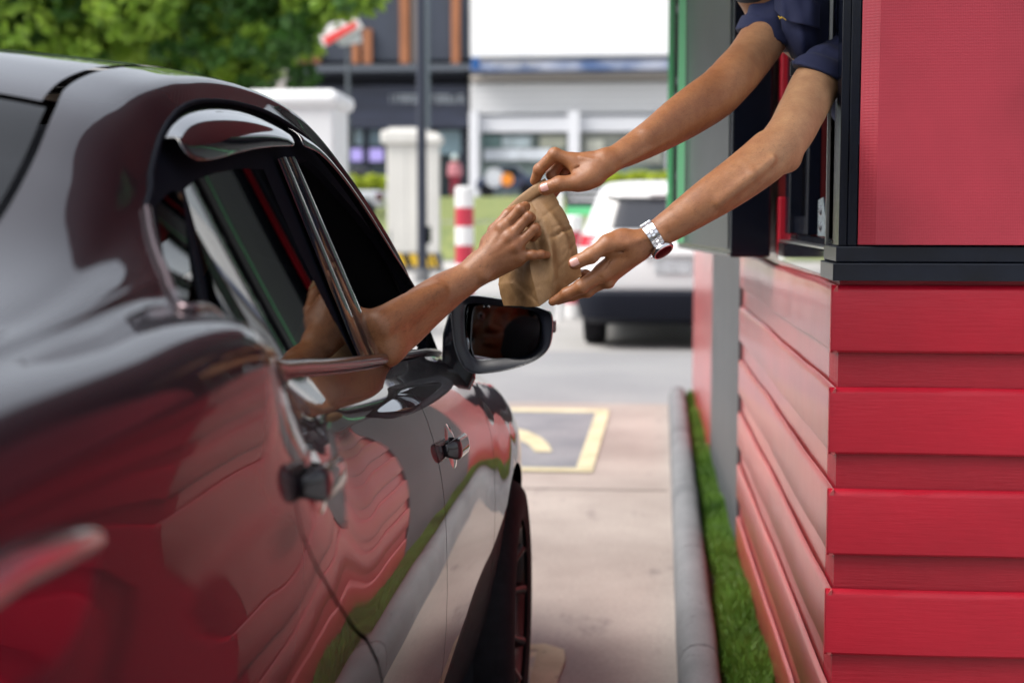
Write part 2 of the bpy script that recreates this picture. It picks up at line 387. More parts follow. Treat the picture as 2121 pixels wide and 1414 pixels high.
# upper corner: sill band, corner post
ZS0, ZS1 = 1.134, 1.196
m_ = MB(); m_.box(XW-.012, 3.2, YF-.022, YF+.16, ZS0, 1.166, .002); m_.box(XW-.006, 3.2, YF-.014, YF+.16, 1.1675, ZS1, .002)
kput(m_.build('sill', M['frame_dust']))
m_ = MB(); m_.box(XW+.0, XW+.015, YF+.002, YF+.055, ZS1+.001, 3.05, .001); m_.box(XW+.0155, XW+.032, YF-.002, YF+.10, ZS1+.001, 3.05, .001); m_.box(XW+.012, XW+.031, YF+.1, YF+.17, ZS1+.001, 3.05)
kput(m_.build('corner_post', M['frame']))
# lane face window frame: track with two steps, far jamb, mullion, head
m_ = MB()
m_.box(XW-.004, XW+.05, YF+.162, 3.72, 1.137, 1.184, .0015)
m_.box(XW+.012, XW+.05, YF+.162, 3.72, 1.1845, 1.206, .0015)
kput(m_.build('sill', M['polished']))
m_ = MB(); m_.box(XW-.005, XW+.01, YF+.16, 3.70, 1.1862, 1.1905); m_.box(XW-.003, XW+.003, YF+.16, YF+.166, 1.14, 2.2)
kput(m_.build('metal_strip', mat('brushed_aluminium', (.62, .64, .64), .3, 1)))
m_ = MB(); m_.box(XW+.006, XW+.06, 3.56, 3.66, 1.207, 2.3, .003); m_.box(XW+.02, XW+.05, 3.30, 3.345, 1.207, 2.3, .003); m_.box(XW+.02, XW+.05, 3.345, 3.56, 1.207, 1.25, .002)
m_.box(XW+.0, XW+.06, YF+.174, 3.66, 2.3, 2.38, .003)
kput(m_.build('window_frame', M['frame']))
m_ = MB(); m_.box(XW+.030, XW+.036, YF+.175, YF+.215, 1.207, 2.3); kput(m_.build('glass_edge', mat('green_glass_edge', (.18, .42, .30), .12, 0, 1)))
m_ = MB(); m_.box(XW+.036, XW+.04, 3.347, 3.56, 1.251, 2.3); kput(m_.build('pane', glass_mat('clear_glass', (.75, .8, .78))))
# galvanised bracket with two screws
bx = XW+.028; br = MB()
poly = [(3.02, 1.208), (3.14, 1.208), (3.142, 1.285), (3.06, 1.29), (3.04, 1.27), (3.02, 1.25)]
br.prism(poly, lambda a, b: (bx, a, b), lambda a, b: (bx-.003, a, b)); bro = kput(br.build('bracket', mat('galvanised_steel', (.48, .55, .62), .35, 1, noise=(60, .35, (1, 1, 1)))))
for zz in (1.228, 1.262):
    s_ = MB(); s_.lathe((bx-.003, 3.088, zz), [(.0, -.006), (.006, -.005), (.011, -.001), (.012, 0)], 16, 'x'); q = s_.build('screw', M['polished']); q.parent = bro
# red jamb and strips beyond the window
m_ = MB(); m_.box(XW-.003, XW+.06, 3.722, 3.80, 1.15, 1.30, .004); m_.box(XW-.003, XW+.06, 3.722, 3.80, 1.40, 2.6, .004); kput(m_.build('jamb', M['red']))
m_ = MB(); m_.box(XW+.003, XW+.12, 3.805, 5.045, 1.141, 3.1); m_.box(XW+.003, XW+.12, 3.722, 3.8, 2.61, 3.1); m_.box(XW+.003, XW+.12, YF+.2, 3.72, 2.385, 3.1); m_.box(XW+.03, XW+.12, 3.7, 3.8, 1.145, 2.6); kput(m_.build('wall', M['red_wall']))
# perforated screen on the front face
def mesh_screen():
    m = bpy.data.materials.new('perforated_red_screen'); m.use_nodes = True; t = m.node_tree; p = t.nodes['Principled BSDF']
    tc = t.nodes.new('ShaderNodeTexCoord'); sep = t.nodes.new('ShaderNodeSeparateXYZ'); t.links.new(tc.outputs['Object'], sep.inputs[0])
    def mth(op, a, b=None):
        q = t.nodes.new('ShaderNodeMath'); q.operation = op
        for i, s in enumerate((a, b)):
            if s is None: continue
            if isinstance(s, (int, float)): q.inputs[i].default_value = s
            else: t.links.new(s, q.inputs[i])
        return q.outputs[0]
    P_ = 2*PI/.0062
    xx = mth('ADD', sep.outputs['X'], sep.outputs['Y'])
    a = mth('SINE', mth('MULTIPLY', mth('ADD', xx, mth('MULTIPLY', sep.outputs['Z'], .58)), P_))
    b = mth('SINE', mth('MULTIPLY', mth('SUBTRACT', xx, mth('MULTIPLY', sep.outputs['Z'], .58)), P_))
    h = mth('MULTIPLY', a, b)
    r = t.nodes.new('ShaderNodeValToRGB'); r.color_ramp.elements[0].position = .38; r.color_ramp.elements[1].position = .62
    r.color_ramp.elements[0].color = (.47, .038, .062, 1); r.color_ramp.elements[1].color = (.50, .043, .069, 1)
    hh = mth('ADD', mth('MULTIPLY', h, .5), .5); t.links.new(hh, r.inputs[0]); 
    n = t.nodes.new('ShaderNodeTexNoise'); n.inputs['Scale'].default_value = 4; n.inputs['Detail'].default_value = 5; t.links.new(tc.outputs['Object'], n.inputs['Vector'])
    mr = t.nodes.new('ShaderNodeMapRange'); mr.inputs['From Min'].default_value = .35; mr.inputs['From Max'].default_value = .65; mr.inputs['To Min'].default_value = .86; mr.inputs['To Max'].default_value = 1.12; t.links.new(n.outputs['Fac'], mr.inputs['Value'])
    sc = t.nodes.new('ShaderNodeVectorMath'); sc.operation = 'SCALE'; t.links.new(r.outputs[0], sc.inputs[0]); t.links.new(mr.outputs[0], sc.inputs['Scale'])
    t.links.new(sc.outputs[0], p.inputs['Base Color']); p.inputs['Roughness'].default_value = .38
    bp = t.nodes.new('ShaderNodeBump'); bp.inputs['Strength'].default_value = .2; bp.inputs['Distance'].default_value = .0015; t.links.new(hh, bp.inputs['Height']); t.links.new(bp.outputs[0], p.inputs['Normal'])
    return m
M['screen'] = mesh_screen()
zs = 1.199
v, f = grid_mesh(lambda a, b: (.4225+a*.5195, YF-.020 - .003*math.sin(a*9)*math.sin(b*3), zs+b*1.85), 40, 20)
n0 = len(v)
sc_ = MB(); sc_.add(v, f, True); sc_.box(.4235, .941, YF-.010, YF+.03, zs, zs+1.85)
kput(sc_.build('screen_panel', M['screen']))
v, f = grid_mesh(lambda a, b: (.3935+.029*a, YF-.004-.016*a, zs+b*1.85), 3, 30)
e_ = MB(); e_.add(v, f); kput(e_.build('screen_edge', M['screen']))
m_ = MB(); m_.box(.945, 1.0, YF-.02, YF+.06, zs, 3.05, .003); m_.box(1.001, 2.9, YF-.01, YF+.06, zs, 1.26, .003); m_.box(1.001, 2.9, YF-.01, YF+.06, 2.7, 3.05, .003); m_.box(1.9, 1.96, YF-.012, YF+.06, 1.261, 2.699, .003); m_.box(2.901, 2.96, YF-.02, YF+.06, zs, 3.05, .003)  # unseen front window, added so the car paint mirrors something dark
kput(m_.build('window_frame', M['frame']))
m_ = MB(); m_.box(1.001, 2.9, YF+.02, YF+.026, 1.261, 2.699); kput(m_.build('pane', mat('added_dark_pane', (.01, .012, .016), .05, 0, .5)))  # dark glass of that added window, out of view
m_ = MB(); m_.box(XW-.02, 3.3, YF-.03, 9.45, 3.1, 3.3, .01); kput(m_.build('roof', M['frame']))
# inside of the kiosk, dim
M['inside'] = mat('inside_wall', (.05, .05, .055), .8)
m_ = MB(); m_.box(XW+.13, 3.19, YF+.13, 6, .04, .06); m_.box(1.9, 1.95, YF+.13, 6, .06, 3.0); m_.box(XW+.13, 1.9, 4.6, 4.65, .06, 3); m_.box(XW+.121, 1.9, YF+.171, YF+.18, 1.2, 3.0)
kput(m_.build('interior', M['inside']))
m_ = MB(); m_.box(.95, 1.35, 3.9, 4.5, 1.5, 2.1, .02); kput(m_.build('shelf', mat('red_shelf', (.4, .04, .05), .5)))

# menu boards hung on the lane side
def box_from(quad, z0, z1, name, mm, parent):
    mb = MB(); n = len(quad)
    mb.prism(quad, lambda a, b: (a, b, z0), lambda a, b: (a, b, z1)); return mb.build(name, mm, parent, bevel=.004)
mb1 = thing('menu_board', 'tall dark lightbox with green edge stripe beside the serving window', 'menu board', (.33, 3.9, 1.15))
iv = Matrix.Translation((-.33, -3.9, -1.15))
A1 = np.array([.236, 3.74]); B1 = np.array([.128, 4.80])
def put(o, e, ivm): o.parent = e; o.matrix_parent_inverse = ivm; return o
put(box_from([(.236, 3.74), (.339, 3.75), (.339, 4.82), (.128, 4.80)], 1.144, 3.0, 'casing', M['frame'], None), mb1, iv)
dx, dy = (B1-A1)/np.linalg.norm(B1-A1); nx_, ny_ = -dy, dx
def face_strip(s0, s1, z0, z1, off, name, mm, e, ivm, A=A1):
    a = A+np.array([dx, dy])*s0; b = A+np.array([dx, dy])*s1; o0 = np.array([nx_, ny_])*(off*.2); o1 = np.array([nx_, ny_])*off
    mb = MB(); q = [tuple(a+o0), tuple(b+o0), tuple(b+o1), tuple(a+o1)]
    mb.prism(q, lambda p, r: (p, r, z0), lambda p, r: (p, r, z1)); return put(mb.build(name, mm), e, ivm)
M['display'] = mat('dark_grey_display', (.05, .055, .062), .35, noise=(5, .12, (1, 1, 1)))
M['green'] = mat('green_stripe', (.12, .56, .24), .5)
face_strip(.03, .965, 1.165, 2.98, .003, 'display', M['display'], mb1, iv)
mb = MB(); mb.box(.118, .142, 4.60, 4.612, 1.165, 2.98); put(mb.build('stripe', mat('light_green_stripe', (.30, .85, .45), .5)), mb1, iv)
face_strip(.0, 1.055, 1.150, 1.1535, .006, 'trim', mat('grey_metal', (.4, .42, .43), .35, 1), mb1, iv)
# ================================================================== the dark sedan
XC = -1.15; CARZ = 0.0
def hermite(xs, ys):
    xs = np.array(xs, float); ys = np.array(ys, float); m = np.zeros_like(ys)
    d = np.diff(ys)/np.diff(xs)
    m[1:-1] = (d[:-1]*np.diff(xs)[1:]+d[1:]*np.diff(xs)[:-1])/(xs[2:]-xs[:-2]); m[0] = d[0]; m[-1] = d[-1]
    def F(x):
        x = np.clip(x, xs[0], xs[-1]); i = np.clip(np.searchsorted(xs, x)-1, 0, len(xs)-2)
        h = xs[i+1]-xs[i]; t = (x-xs[i])/h
        return (2*t**3-3*t**2+1)*ys[i]+(t**3-2*t**2+t)*h*m[i]+(-2*t**3+3*t**2)*ys[i+1]+(t**3-t**2)*h*m[i+1]
    return F
T = {
 'zb': ([.3,.55,.8,1.0,1.2,1.33,1.42,1.55,1.7,1.9,2.1,2.3,2.5,2.7,2.85,2.95,3.1,3.4,3.7,4.0,4.2],
        [1.05,1.12,1.15,1.162,1.172,1.165,1.135,1.085,1.068,1.05,1.035,1.02,1.005,.99,.975,.962,.93,.885,.85,.77,.64]),
 'xb': ([.3,.55,.8,1.0,1.4,1.8,2.3,2.7,2.95,3.2,3.5,3.8,4.0,4.2],
        [-.50,-.44,-.425,-.42,-.418,-.41,-.405,-.412,-.42,-.415,-.43,-.48,-.56,-.70]),
 'zt': ([.3,.55,.8,1.0,1.15,1.28,1.40,1.50,1.60,1.70,1.77,1.87,2.0,2.21,2.32,2.45,2.56,2.74,2.95,3.1,3.4,3.7,4.0,4.2],
        [1.06,1.128,1.158,1.172,1.194,1.219,1.254,1.295,1.340,1.376,1.391,1.402,1.408,1.398,1.374,1.317,1.266,1.146,.968,.937,.893,.858,.778,.646]),
 'xt': ([.3,.8,1.0,1.2,1.40,1.52,1.60,1.70,1.87,2.0,2.21,2.32,2.45,2.56,2.74,2.95,3.1,3.5,4.0,4.2],
        [-.52,-.452,-.448,-.468,-.502,-.530,-.548,-.561,-.570,-.570,-.56,-.545,-.52,-.50,-.46,-.424,-.425,-.45,-.60,-.74]),
 'zr': ([.3,.8,1.0,1.2,1.35,1.5,1.65,1.87,2.1,2.25,2.35,2.5,2.74,2.95,3.1,3.4,3.7,4.0,4.2],
        [1.065,1.166,1.185,1.232,1.296,1.366,1.410,1.445,1.456,1.447,1.426,1.345,1.180,.985,.95,.905,.868,.785,.65]),
 'dx': ([.3,.8,1.0,1.2,1.5,1.8,2.1,2.3,2.5,2.74,2.95,3.4,4.2],
        [.06,.08,.08,.08,.085,.075,.07,.06,.04,.035,.03,.10,.1]),
 'zc': ([.3,.55,.8,.95,1.0,1.2,1.35,1.5,1.65,1.85,2.1,2.3,2.5,2.7,2.85,2.95,3.1,3.25,3.4,3.7,4.0,4.2],
        [1.07,1.14,1.18,1.195,1.205,1.285,1.355,1.42,1.462,1.485,1.492,1.482,1.435,1.345,1.268,1.215,1.125,1.02,.96,.92,.83,.66]),
 'xm': ([.3,.55,.8,1.2,1.6,2.1,2.5,2.85,3.0,3.3,3.6,3.85,4.05,4.2],
        [-.42,-.350,-.330,-.313,-.305,-.301,-.300,-.300,-.299,-.296,-.303,-.35,-.44,-.62]),
}
S = {k: hermite(*v) for k, v in T.items()}
def ctrl(y):
    zb, xb, zt, xt, zr, dx_, zc, xm = [S[k](y) for k in ('zb', 'xb', 'zt', 'xt', 'zr', 'dx', 'zc', 'xm')]
    xr = xt-dx_
    h = zb-.20; q_ = np.clip((1.46-y)/.26, 0, 1); q_ = q_*q_*(3-2*q_)
    xs_ = [xm-.11, xm-.045, xm-.006, xm-.001, xm-.013, xm*(.55+.30*q_)+xb*(.45-.30*q_), xb, (xb+xt)/2+.004, xt, xr, (xr+XC)/2, XC]
    zs_ = [.20+0*y, .20+h*.16, .20+h*.42, .20+h*.65, .20+h*.80, .20+h*(.925+.038*q_), zb, (zb+zt)/2, zt, zr, zr+(zc-zr)*.80, zc]
    return np.stack([np.broadcast_to(a, np.shape(y)) for a in xs_], -1), np.stack([np.broadcast_to(a, np.shape(y)) for a in zs_], -1)
def surf(y, t):
    """y,t arrays -> points on the right-hand skin"""
    y = np.asarray(y, float); t = np.asarray(t, float)
    X, Z = ctrl(y); i = np.clip(np.floor(t).astype(int), 0, 10); u = t-i
    def g(A, j): return np.take_along_axis(A, np.clip(j, 0, 11)[..., None], -1)[..., 0]
    def cr(A, mirror):
        p0, p1, p2, p3 = g(A, i-1), g(A, i), g(A, i+1), g(A, i+2)
        p0 = np.where(i == 0, 2*p1-p2, p0)
        p3 = np.where(i == 10, (2*XC-p1) if mirror else p1, p3)
        m1 = (p2-p0)/2; m2 = (p3-p1)/2
        return (2*u**3-3*u**2+1)*p1+(u**3-2*u**2+u)*m1+(-2*u**3+3*u**2)*p2+(u**3-u**2)*m2
    x = cr(X, True); z = cr(Z, False)
    # wheel arch swell
    for yc in (3.32, .92):
        x = x + .009*np.exp(-((y-yc)/.40)**2)*np.clip((.86-z)/.2, 0, 1)**1.0*np.clip((6-t), 0, 1)
    # crease that runs through the door handles
    return np.stack([x, y, z+CARZ], -1)
def snorm(y, t, e=2e-3):
    a = surf(y+e, t)-surf(y-e, t); b = surf(y, np.minimum(t+e*3, 11))-surf(y, np.maximum(t-e*3, 0))
    n = np.cross(a, b); n /= np.linalg.norm(n, axis=-1, keepdims=True)+1e-12; return n
_tt = np.linspace(0, 11, 441)
def z2t(y, z, lo=0, hi=8.0):
    tt = _tt[(_tt >= lo) & (_tt <= hi)]
    zz = surf(np.full(tt.shape, y), tt)[:, 2]; zz = np.maximum.accumulate(zz); return float(np.interp(z, zz, tt))
_YG = np.arange(.35, 4.1, .01); _TM = _tt[_tt <= 9.2001]
_G = surf(np.repeat(_YG[:, None], len(_TM), 1), np.repeat(_TM[None], len(_YG), 0))
_GX = _G[..., 0]; _GZ = np.maximum.accumulate(_G[..., 2], 1)
def pix(u, v):
    """where the line of sight through u, v first meets the skin -> (y, t)"""
    prev = None
    w1 = W(u, v, 1.0)
    for k, y in enumerate(_YG):
        x = w1[0]*y; z = CAMH+(w1[2]-CAMH)*y
        t = float(np.interp(z, _GZ[k], _TM)); d = x-float(np.interp(t, _TM, _GX[k]))
        if z > _GZ[k, -1]+.002: d = 1
        if prev is not None and prev[0] > 0 and d <= 0:
            q = prev[0]/(prev[0]-d) if prev[0] < 1 else .9
            return (prev[1]+(y-prev[1])*q, prev[2]+(t-prev[2])*q if prev[0] < 1 else t)
        prev = (d, y, t)
    return None
def pixpoly(pts):
    out = [pix(*p) for p in pts]; return [q for q in out if q is not None]
YS = .10   # planar scale of one unit of t
def densify(poly, step=.02, closed=True):
    out = []
    n = len(poly)
    for i in range(n if closed else n-1):
        a = np.array(poly[i]); b = np.array(poly[(i+1) % n]); d = b-a; L = math.hypot(d[0], d[1]*YS); k = max(1, int(L/step))
        for j in range(k): out.append(tuple(a+d*j/k))
    if not closed: out.append(poly[-1])
    return out
def smooth_poly(poly, it=1, closed=True):
    for _ in range(it):
        out = []; n = len(poly)
        for i in range(n if closed else n-1):
            a = np.array(poly[i]); b = np.array(poly[(i+1) % n])
            if not closed and i == 0: out.append(tuple(a))
            out += [tuple(a*.75+b*.25), tuple(a*.25+b*.75)]
        if not closed: out.append(poly[-1])
        poly = out
    return poly
def inside(px, py, poly):
    c = np.zeros(len(px), bool); n = len(poly)
    for i in range(n):
        x1, y1 = poly[i]; x2, y2 = poly[(i+1) % n]
        cond = (y1 > py) != (y2 > py)
        with np.errstate(divide='ignore', invalid='ignore'):
            xi = (x2-x1)*(py-y1)/(y2-y1+1e-15)+x1
        c ^= cond & (px < xi)
    return c
def shrink(poly, d):
    """inset a planar polygon by d metres"""
    P_ = np.array([(a, b*YS) for a, b in poly]); n = len(P_)
    area = .5*np.sum(P_[:, 0]*np.roll(P_[:, 1], -1)-np.roll(P_[:, 0], -1)*P_[:, 1]); s = 1 if area > 0 else -1
    out = []
    for i in range(n):
        a = P_[i]-P_[i-1]; b = P_[(i+1) % n]-P_[i]
        na = np.array([-a[1], a[0]])/(np.linalg.norm(a)+1e-9)*s; nb = np.array([-b[1], b[0]])/(np.linalg.norm(b)+1e-9)*s
        m = na+nb; L = np.linalg.norm(m); m = m/L if L > .3 else na
        q = P_[i]+m*d/max(.5, float(np.dot(m, na))); out.append((q[0], q[1]/YS))
    return out
def panel(name, outer, mats, parent, holes=(), off=0.0, gap=.0022, step=.022, thick=0.0, side=1, label=None):
    outer = densify(shrink(outer, gap) if gap else outer, step)
    holes = [densify(shrink(h, -gap) if gap else h, step) for h in holes]
    pts = []; edges = []
    for loop in [outer]+list(holes):
        s = len(pts); pts += loop; edges += [(s+i, s+(i+1) % len(loop)) for i in range(len(loop))]
    A_ = np.array(outer); gy = np.arange(A_[:, 0].min(), A_[:, 0].max(), step*1.05); gt = np.arange(A_[:, 1].min(), A_[:, 1].max(), step/YS*.7)
    YY, TT = np.meshgrid(gy, gt, indexing='ij'); YY = YY.ravel(); TT = TT.ravel()+(np.arange(len(YY)) % 2)*1e-4
    ok = inside(YY, TT, shrink(outer, step*.35))
    for h in holes: ok &= ~inside(YY, TT, shrink(h, -step*.35))
    pts += list(zip(YY[ok], TT[ok]))
    co = [Vector((a, b*YS)) for a, b in pts]
    vv, _, ff, *_r = geometry.delaunay_2d_cdt(co, edges, [], 0, 1e-6)
    P_ = np.array([(q[0], q[1]/YS) for q in vv]); F_ = np.array([tuple(q) for q in ff])
    c = P_[F_].mean(1); keep = inside(c[:, 0], c[:, 1], outer)
    for h in holes: keep &= ~inside(c[:, 0], c[:, 1], h)
    F_ = F_[keep]
    used = np.unique(F_); rm = -np.ones(len(P_), int); rm[used] = np.arange(len(used)); F_ = rm[F_]; P_ = P_[used]
    pos = surf(P_[:, 0], P_[:, 1]); nr = snorm(P_[:, 0], P_[:, 1]); nr[nr[:, 0] < -.5] *= 1
    flip = nr[:, 0]*.3+nr[:, 2] < 0; sgn = np.where((nr @ np.array([1, 0, .6])) < 0, -1, 1)[:, None]; nr = nr*sgn
    pos = pos+nr*off
    n = len(pos)
    # orient the triangles to the outward side
    a, b, c_ = pos[F_[:, 0]], pos[F_[:, 1]], pos[F_[:, 2]]
    w = np.einsum('ij,ij->i', np.cross(b-a, c_-a), nr[F_[:, 0]]); F_[w < 0] = F_[w < 0][:, ::-1]
    V = pos; N_ = nr; F = F_.tolist()
    if thick:
        V = np.vstack([pos, pos-nr*thick]); N_ = np.vstack([nr, -nr])
        F += [(t[2]+n, t[1]+n, t[0]+n) for t in F_.tolist()]
        from collections import Counter
        ec = {}
        for t in F_.tolist():
            for e in ((t[0], t[1]), (t[1], t[2]), (t[2], t[0])): ec[e] = 1
        for (i, j) in list(ec):
            if (j, i) not in ec: F.append((j, i, i+n, j+n))
    if side < 0:
        V = V.copy(); V[:, 0] = 2*XC-V[:, 0]; N_ = N_.copy(); N_[:, 0] *= -1; F = [tuple(f[::-1]) for f in F]
    me = mesh_of(V, F, name); me.shade_smooth()
    # smooth normals straight from the surface; rims keep their own
    ln = np.zeros((len(me.loops), 3)); vi = np.zeros(len(me.loops), int); me.loops.foreach_get('vertex_index', vi); ln[:] = N_[vi]
    for p in me.polygons:
        if len(p.vertices) == 4:
            for li in p.loop_indices: ln[li] = p.normal
    me.normals_split_custom_set(ln.tolist())
    o = link(name, me, mats, parent)
    if label: o['label'] = label
    return o

M['paint'] = mat('dark_maroon_car_paint', (.007, .003, .006), .45, .0, 1.0, .008, spec=.2, noise=(900, .12, (1, 1, 1)))
pb = nt(M['paint']).nodes['Principled BSDF']; pb.inputs['Coat IOR'].default_value = 1.5
M['trim'] = mat('gloss_black_trim', (.008, .009, .014), .12, 0, 1.0, .02)
M['rubber'] = mat('black_rubber', (.003, .004, .008), .75, spec=.08)
M['plastic'] = mat('black_plastic', (.012, .014, .022), .35, bump=(400, .08, (1, 1, 1), 2))
M['cabin'] = mat('black_cabin_lining', (.006, .007, .012), .85)
M['tint'] = glass_mat('tinted_glass', (.06, .066, .08), 1.75)
M['tint_rear'] = glass_mat('dark_rear_glass', (.03, .033, .04), 1.45)
M['smoke'] = mat('smoked_visor', (.012, .014, .018), .06, 0, 1.0, .01)
nt(M['smoke']).nodes['Principled BSDF'].inputs['Coat IOR'].default_value = 1.8
M['chrome_dark'] = mat('dark_chrome', (.16, .12, .13), .2, .9, noise=(30, .1, (1, 1, 1)))
M['red_lens'] = mat('red_lens', (.07, .001, .008), .12, 0, 1.0)
M['silver'] = mat('chrome_strip', (.85, .86, .88), .22, 1)

car = thing('sedan', 'dark maroon sedan with its front window open, standing beside the red kiosk', 'car', (XC, 2.0, 0))
CI = Matrix.Translation((-XC, -2.0, 0))
def cput(o):
    o.parent = car; o.matrix_parent_inverse = CI; return o

# -- outlines traced on the flank
DLO = [(302, 470), (318, 425), (345, 385), (358, 362)]
yl = lambda y: (y, 8.0)
zt_ = lambda y, z: (y, z2t(y, z))
tb = 6.0
quarter_glass = smooth_poly(pixpoly([(326, 432), (352, 402), (372, 390), (380, 402), (524, 742), (515, 745), (455, 698), (393, 640), (352, 560)]), 1)
rear_glass = smooth_poly(pixpoly([(393, 390), (440, 362), (490, 351), (536, 352), (726, 738), (722, 750), (650, 756), (552, 765), (540, 750)]), 0)
_f0 = pix(616, 332); _f1 = pix(786, 740)
front_open = [_f0]+[(y, 7.70) for y in np.linspace(_f0[0]+.09, 2.79, 12)]+[(2.83, 7.2), (2.845, 6.6), (2.84, 6.13)]+[(y, 6.10) for y in np.linspace(2.75, _f1[0]+.06, 6)]+[_f1]
# flank panels; the lower edge of every window region is t~6
arch = lambda yc, r, a0, a1, n: [(yc+r*math.cos(a0+(a1-a0)*i/n), .31+r*math.sin(a0+(a1-a0)*i/n)) for i in range(n+1)]
YB = 2.205
seam_r = [zt_(1.335, 1.10), zt_(1.30, 1.01), zt_(1.325, .925), zt_(1.45, .83), zt_(1.60, .755), zt_(1.70, .62), zt_(1.725, .45), zt_(1.72, .29)]
LB = [pix(*p) for p in [(398, 652), (372, 622), (346, 580), (322, 525), (309, 480), (302, 430), (303, 385)]]
LB = [q for q in LB if q is not None]; LB = [(min(a, 1.6), min(b, 7.95)) for a, b in LB]
YT = LB[-1][0]+.012
seam_r = [(1.345, 5.92)]+smooth_poly(seam_r[1:], 1, False)
seam_f = [(2.965, 5.92), zt_(2.95, .86), zt_(2.93, .74), zt_(2.915, .6), zt_(2.91, .45), zt_(2.93, .29)]
dtop = 5.93
rear_door = seam_r+[(1.72+(YB-1.72)*i/4, seam_r[-1][1]) for i in range(1, 4)]+[(YB, seam_r[-1][1]), (YB, dtop)]+[(YB-(YB-1.345)*i/8, dtop) for i in range(1, 8)]
front_door = [(YB, dtop), (YB, seam_r[-1][1])]+[(YB+(2.93-YB)*i/4, seam_r[-1][1]) for i in range(1, 4)]+seam_f[::-1]+[(2.965-(2.965-YB)*i/6, dtop) for i in range(1, 6)]
for sd_ in (1, -1):
    cput(panel('door', rear_door, M['paint'], None, side=sd_, step=.025, label='rear door' if sd_ > 0 else None))
    cput(panel('door', front_door, M['paint'], None, side=sd_, step=.025))
# body side: quarter panel, pillars, roof rail, fender
qa = [zt_(a, b) for a, b in arch(.92, .355, PI*.0, PI, 18)]
fa = [zt_(a, max(b, .25)) for a, b in arch(3.32, .352, PI*.985, .0, 20)]
quarter = [(.30, 1.0), (.52, .7)]+[(.555, .9)]+qa[::-1][1:-1]+[(1.285, .9), (1.30, .35), (1.72, .35)]+seam_r[::-1]+\
    [(1.345, 5.98)]+LB+[(YT, 7.995)]
quarter += [(y, 7.995) for y in np.linspace(YT+.05, 2.93, 22)]+[(2.95, 8.3), (2.97, 9.1)]+[(y, 9.12) for y in np.linspace(2.9, 1.55, 20)]+[(1.49, 9.10)]+[(y, 9.10) for y in np.linspace(1.4, 1.0, 6)]+[(.96, 9.1), (.30, 9.1)]
fender = seam_f[::1][:-1]+[(2.93, 1.2)]+fa+[(3.70, .9), (3.95, .9), (4.18, 1.0), (4.18, 9.1)]+[(y, 9.1) for y in np.linspace(4.0, 3.1, 7)]+[(3.0, 9.1), (2.985, 8.0), (2.975, 6.3)]
frame_px = [(1.345, 5.97)]+[(y, 5.97) for y in np.linspace(1.4, 2.9, 14)]+[(2.955, 5.97), (2.955, 7.97)]+[(y, 7.97) for y in np.linspace(2.9, YT+.04, 20)]+[(YT, 7.97)]+LB[::-1]
front_glass_hole = front_open
for sd_ in (1, -1):
    cput(panel('body_side', quarter, M['paint'], None, side=sd_, step=.022, gap=.002))
    cput(panel('fender', fender, M['paint'], None, side=sd_, step=.025))
    cput(panel('window_frame', frame_px, M['rubber'], None, holes=[quarter_glass, rear_glass, front_open], off=-.006, side=sd_, gap=.001, step=.02, thick=.012))
    cput(panel('quarter_window', quarter_glass, M['tint'], None, off=-.008, side=sd_, gap=-.002, step=.03))
    cput(panel('rear_window', rear_glass, M['tint'], None, off=-.008, side=sd_, gap=-.002, step=.03))
    if sd_ < 0: cput(panel('front_window', front_open, M['tint'], None, off=-.008, side=sd_, gap=-.002, step=.03))
def flatten(objs):
    """side glass is drawn sheet: give the panes one shared gentle curvature"""
    P_ = np.array([v.co[:] for o in objs for v in o.data.vertices]); y0, z0 = P_[:, 1].mean(), P_[:, 2].mean()
    B = lambda y, z: np.stack([np.ones_like(y), y-y0, z-z0, (y-y0)**2, (y-y0)*(z-z0), (z-z0)**2], 1)
    c = np.linalg.lstsq(B(P_[:, 1], P_[:, 2]), P_[:, 0], rcond=None)[0]
    for o in objs:
        me = o.data; co = np.array([v.co[:] for v in me.vertices]); co[:, 0] = B(co[:, 1], co[:, 2]) @ c
        me.vertices.foreach_set('co', co.ravel()); yy, zz = co[:, 1]-y0, co[:, 2]-z0; n = np.stack([np.ones(len(co)), -(c[1]+2*c[3]*yy+c[4]*zz), -(c[2]+2*c[5]*zz+c[4]*yy)], 1)
        if co[:, 0].mean() < XC: n = -n
        n /= np.linalg.norm(n, axis=1)[:, None]; vi = np.zeros(len(me.loops), int); me.loops.foreach_get('vertex_index', vi); me.normals_split_custom_set(n[vi].tolist()); me.update()
for nm_ in ('quarter_window', 'rear_window', 'quarter_window.001', 'rear_window.001'): flatten([bpy.data.objects[nm_]])
for sd_ in (1, -1):
    cput(panel('pillar_lining', [(2.25, 8.08)]+[(y, 8.08) for y in np.linspace(2.4, 2.93, 8)]+[(2.97, 9.4)]+[(y, 9.4) for y in np.linspace(2.9, 2.36, 8)]+[(2.25, 9.2)], M['cabin'], None, off=-.010, gap=0, side=sd_, step=.03))
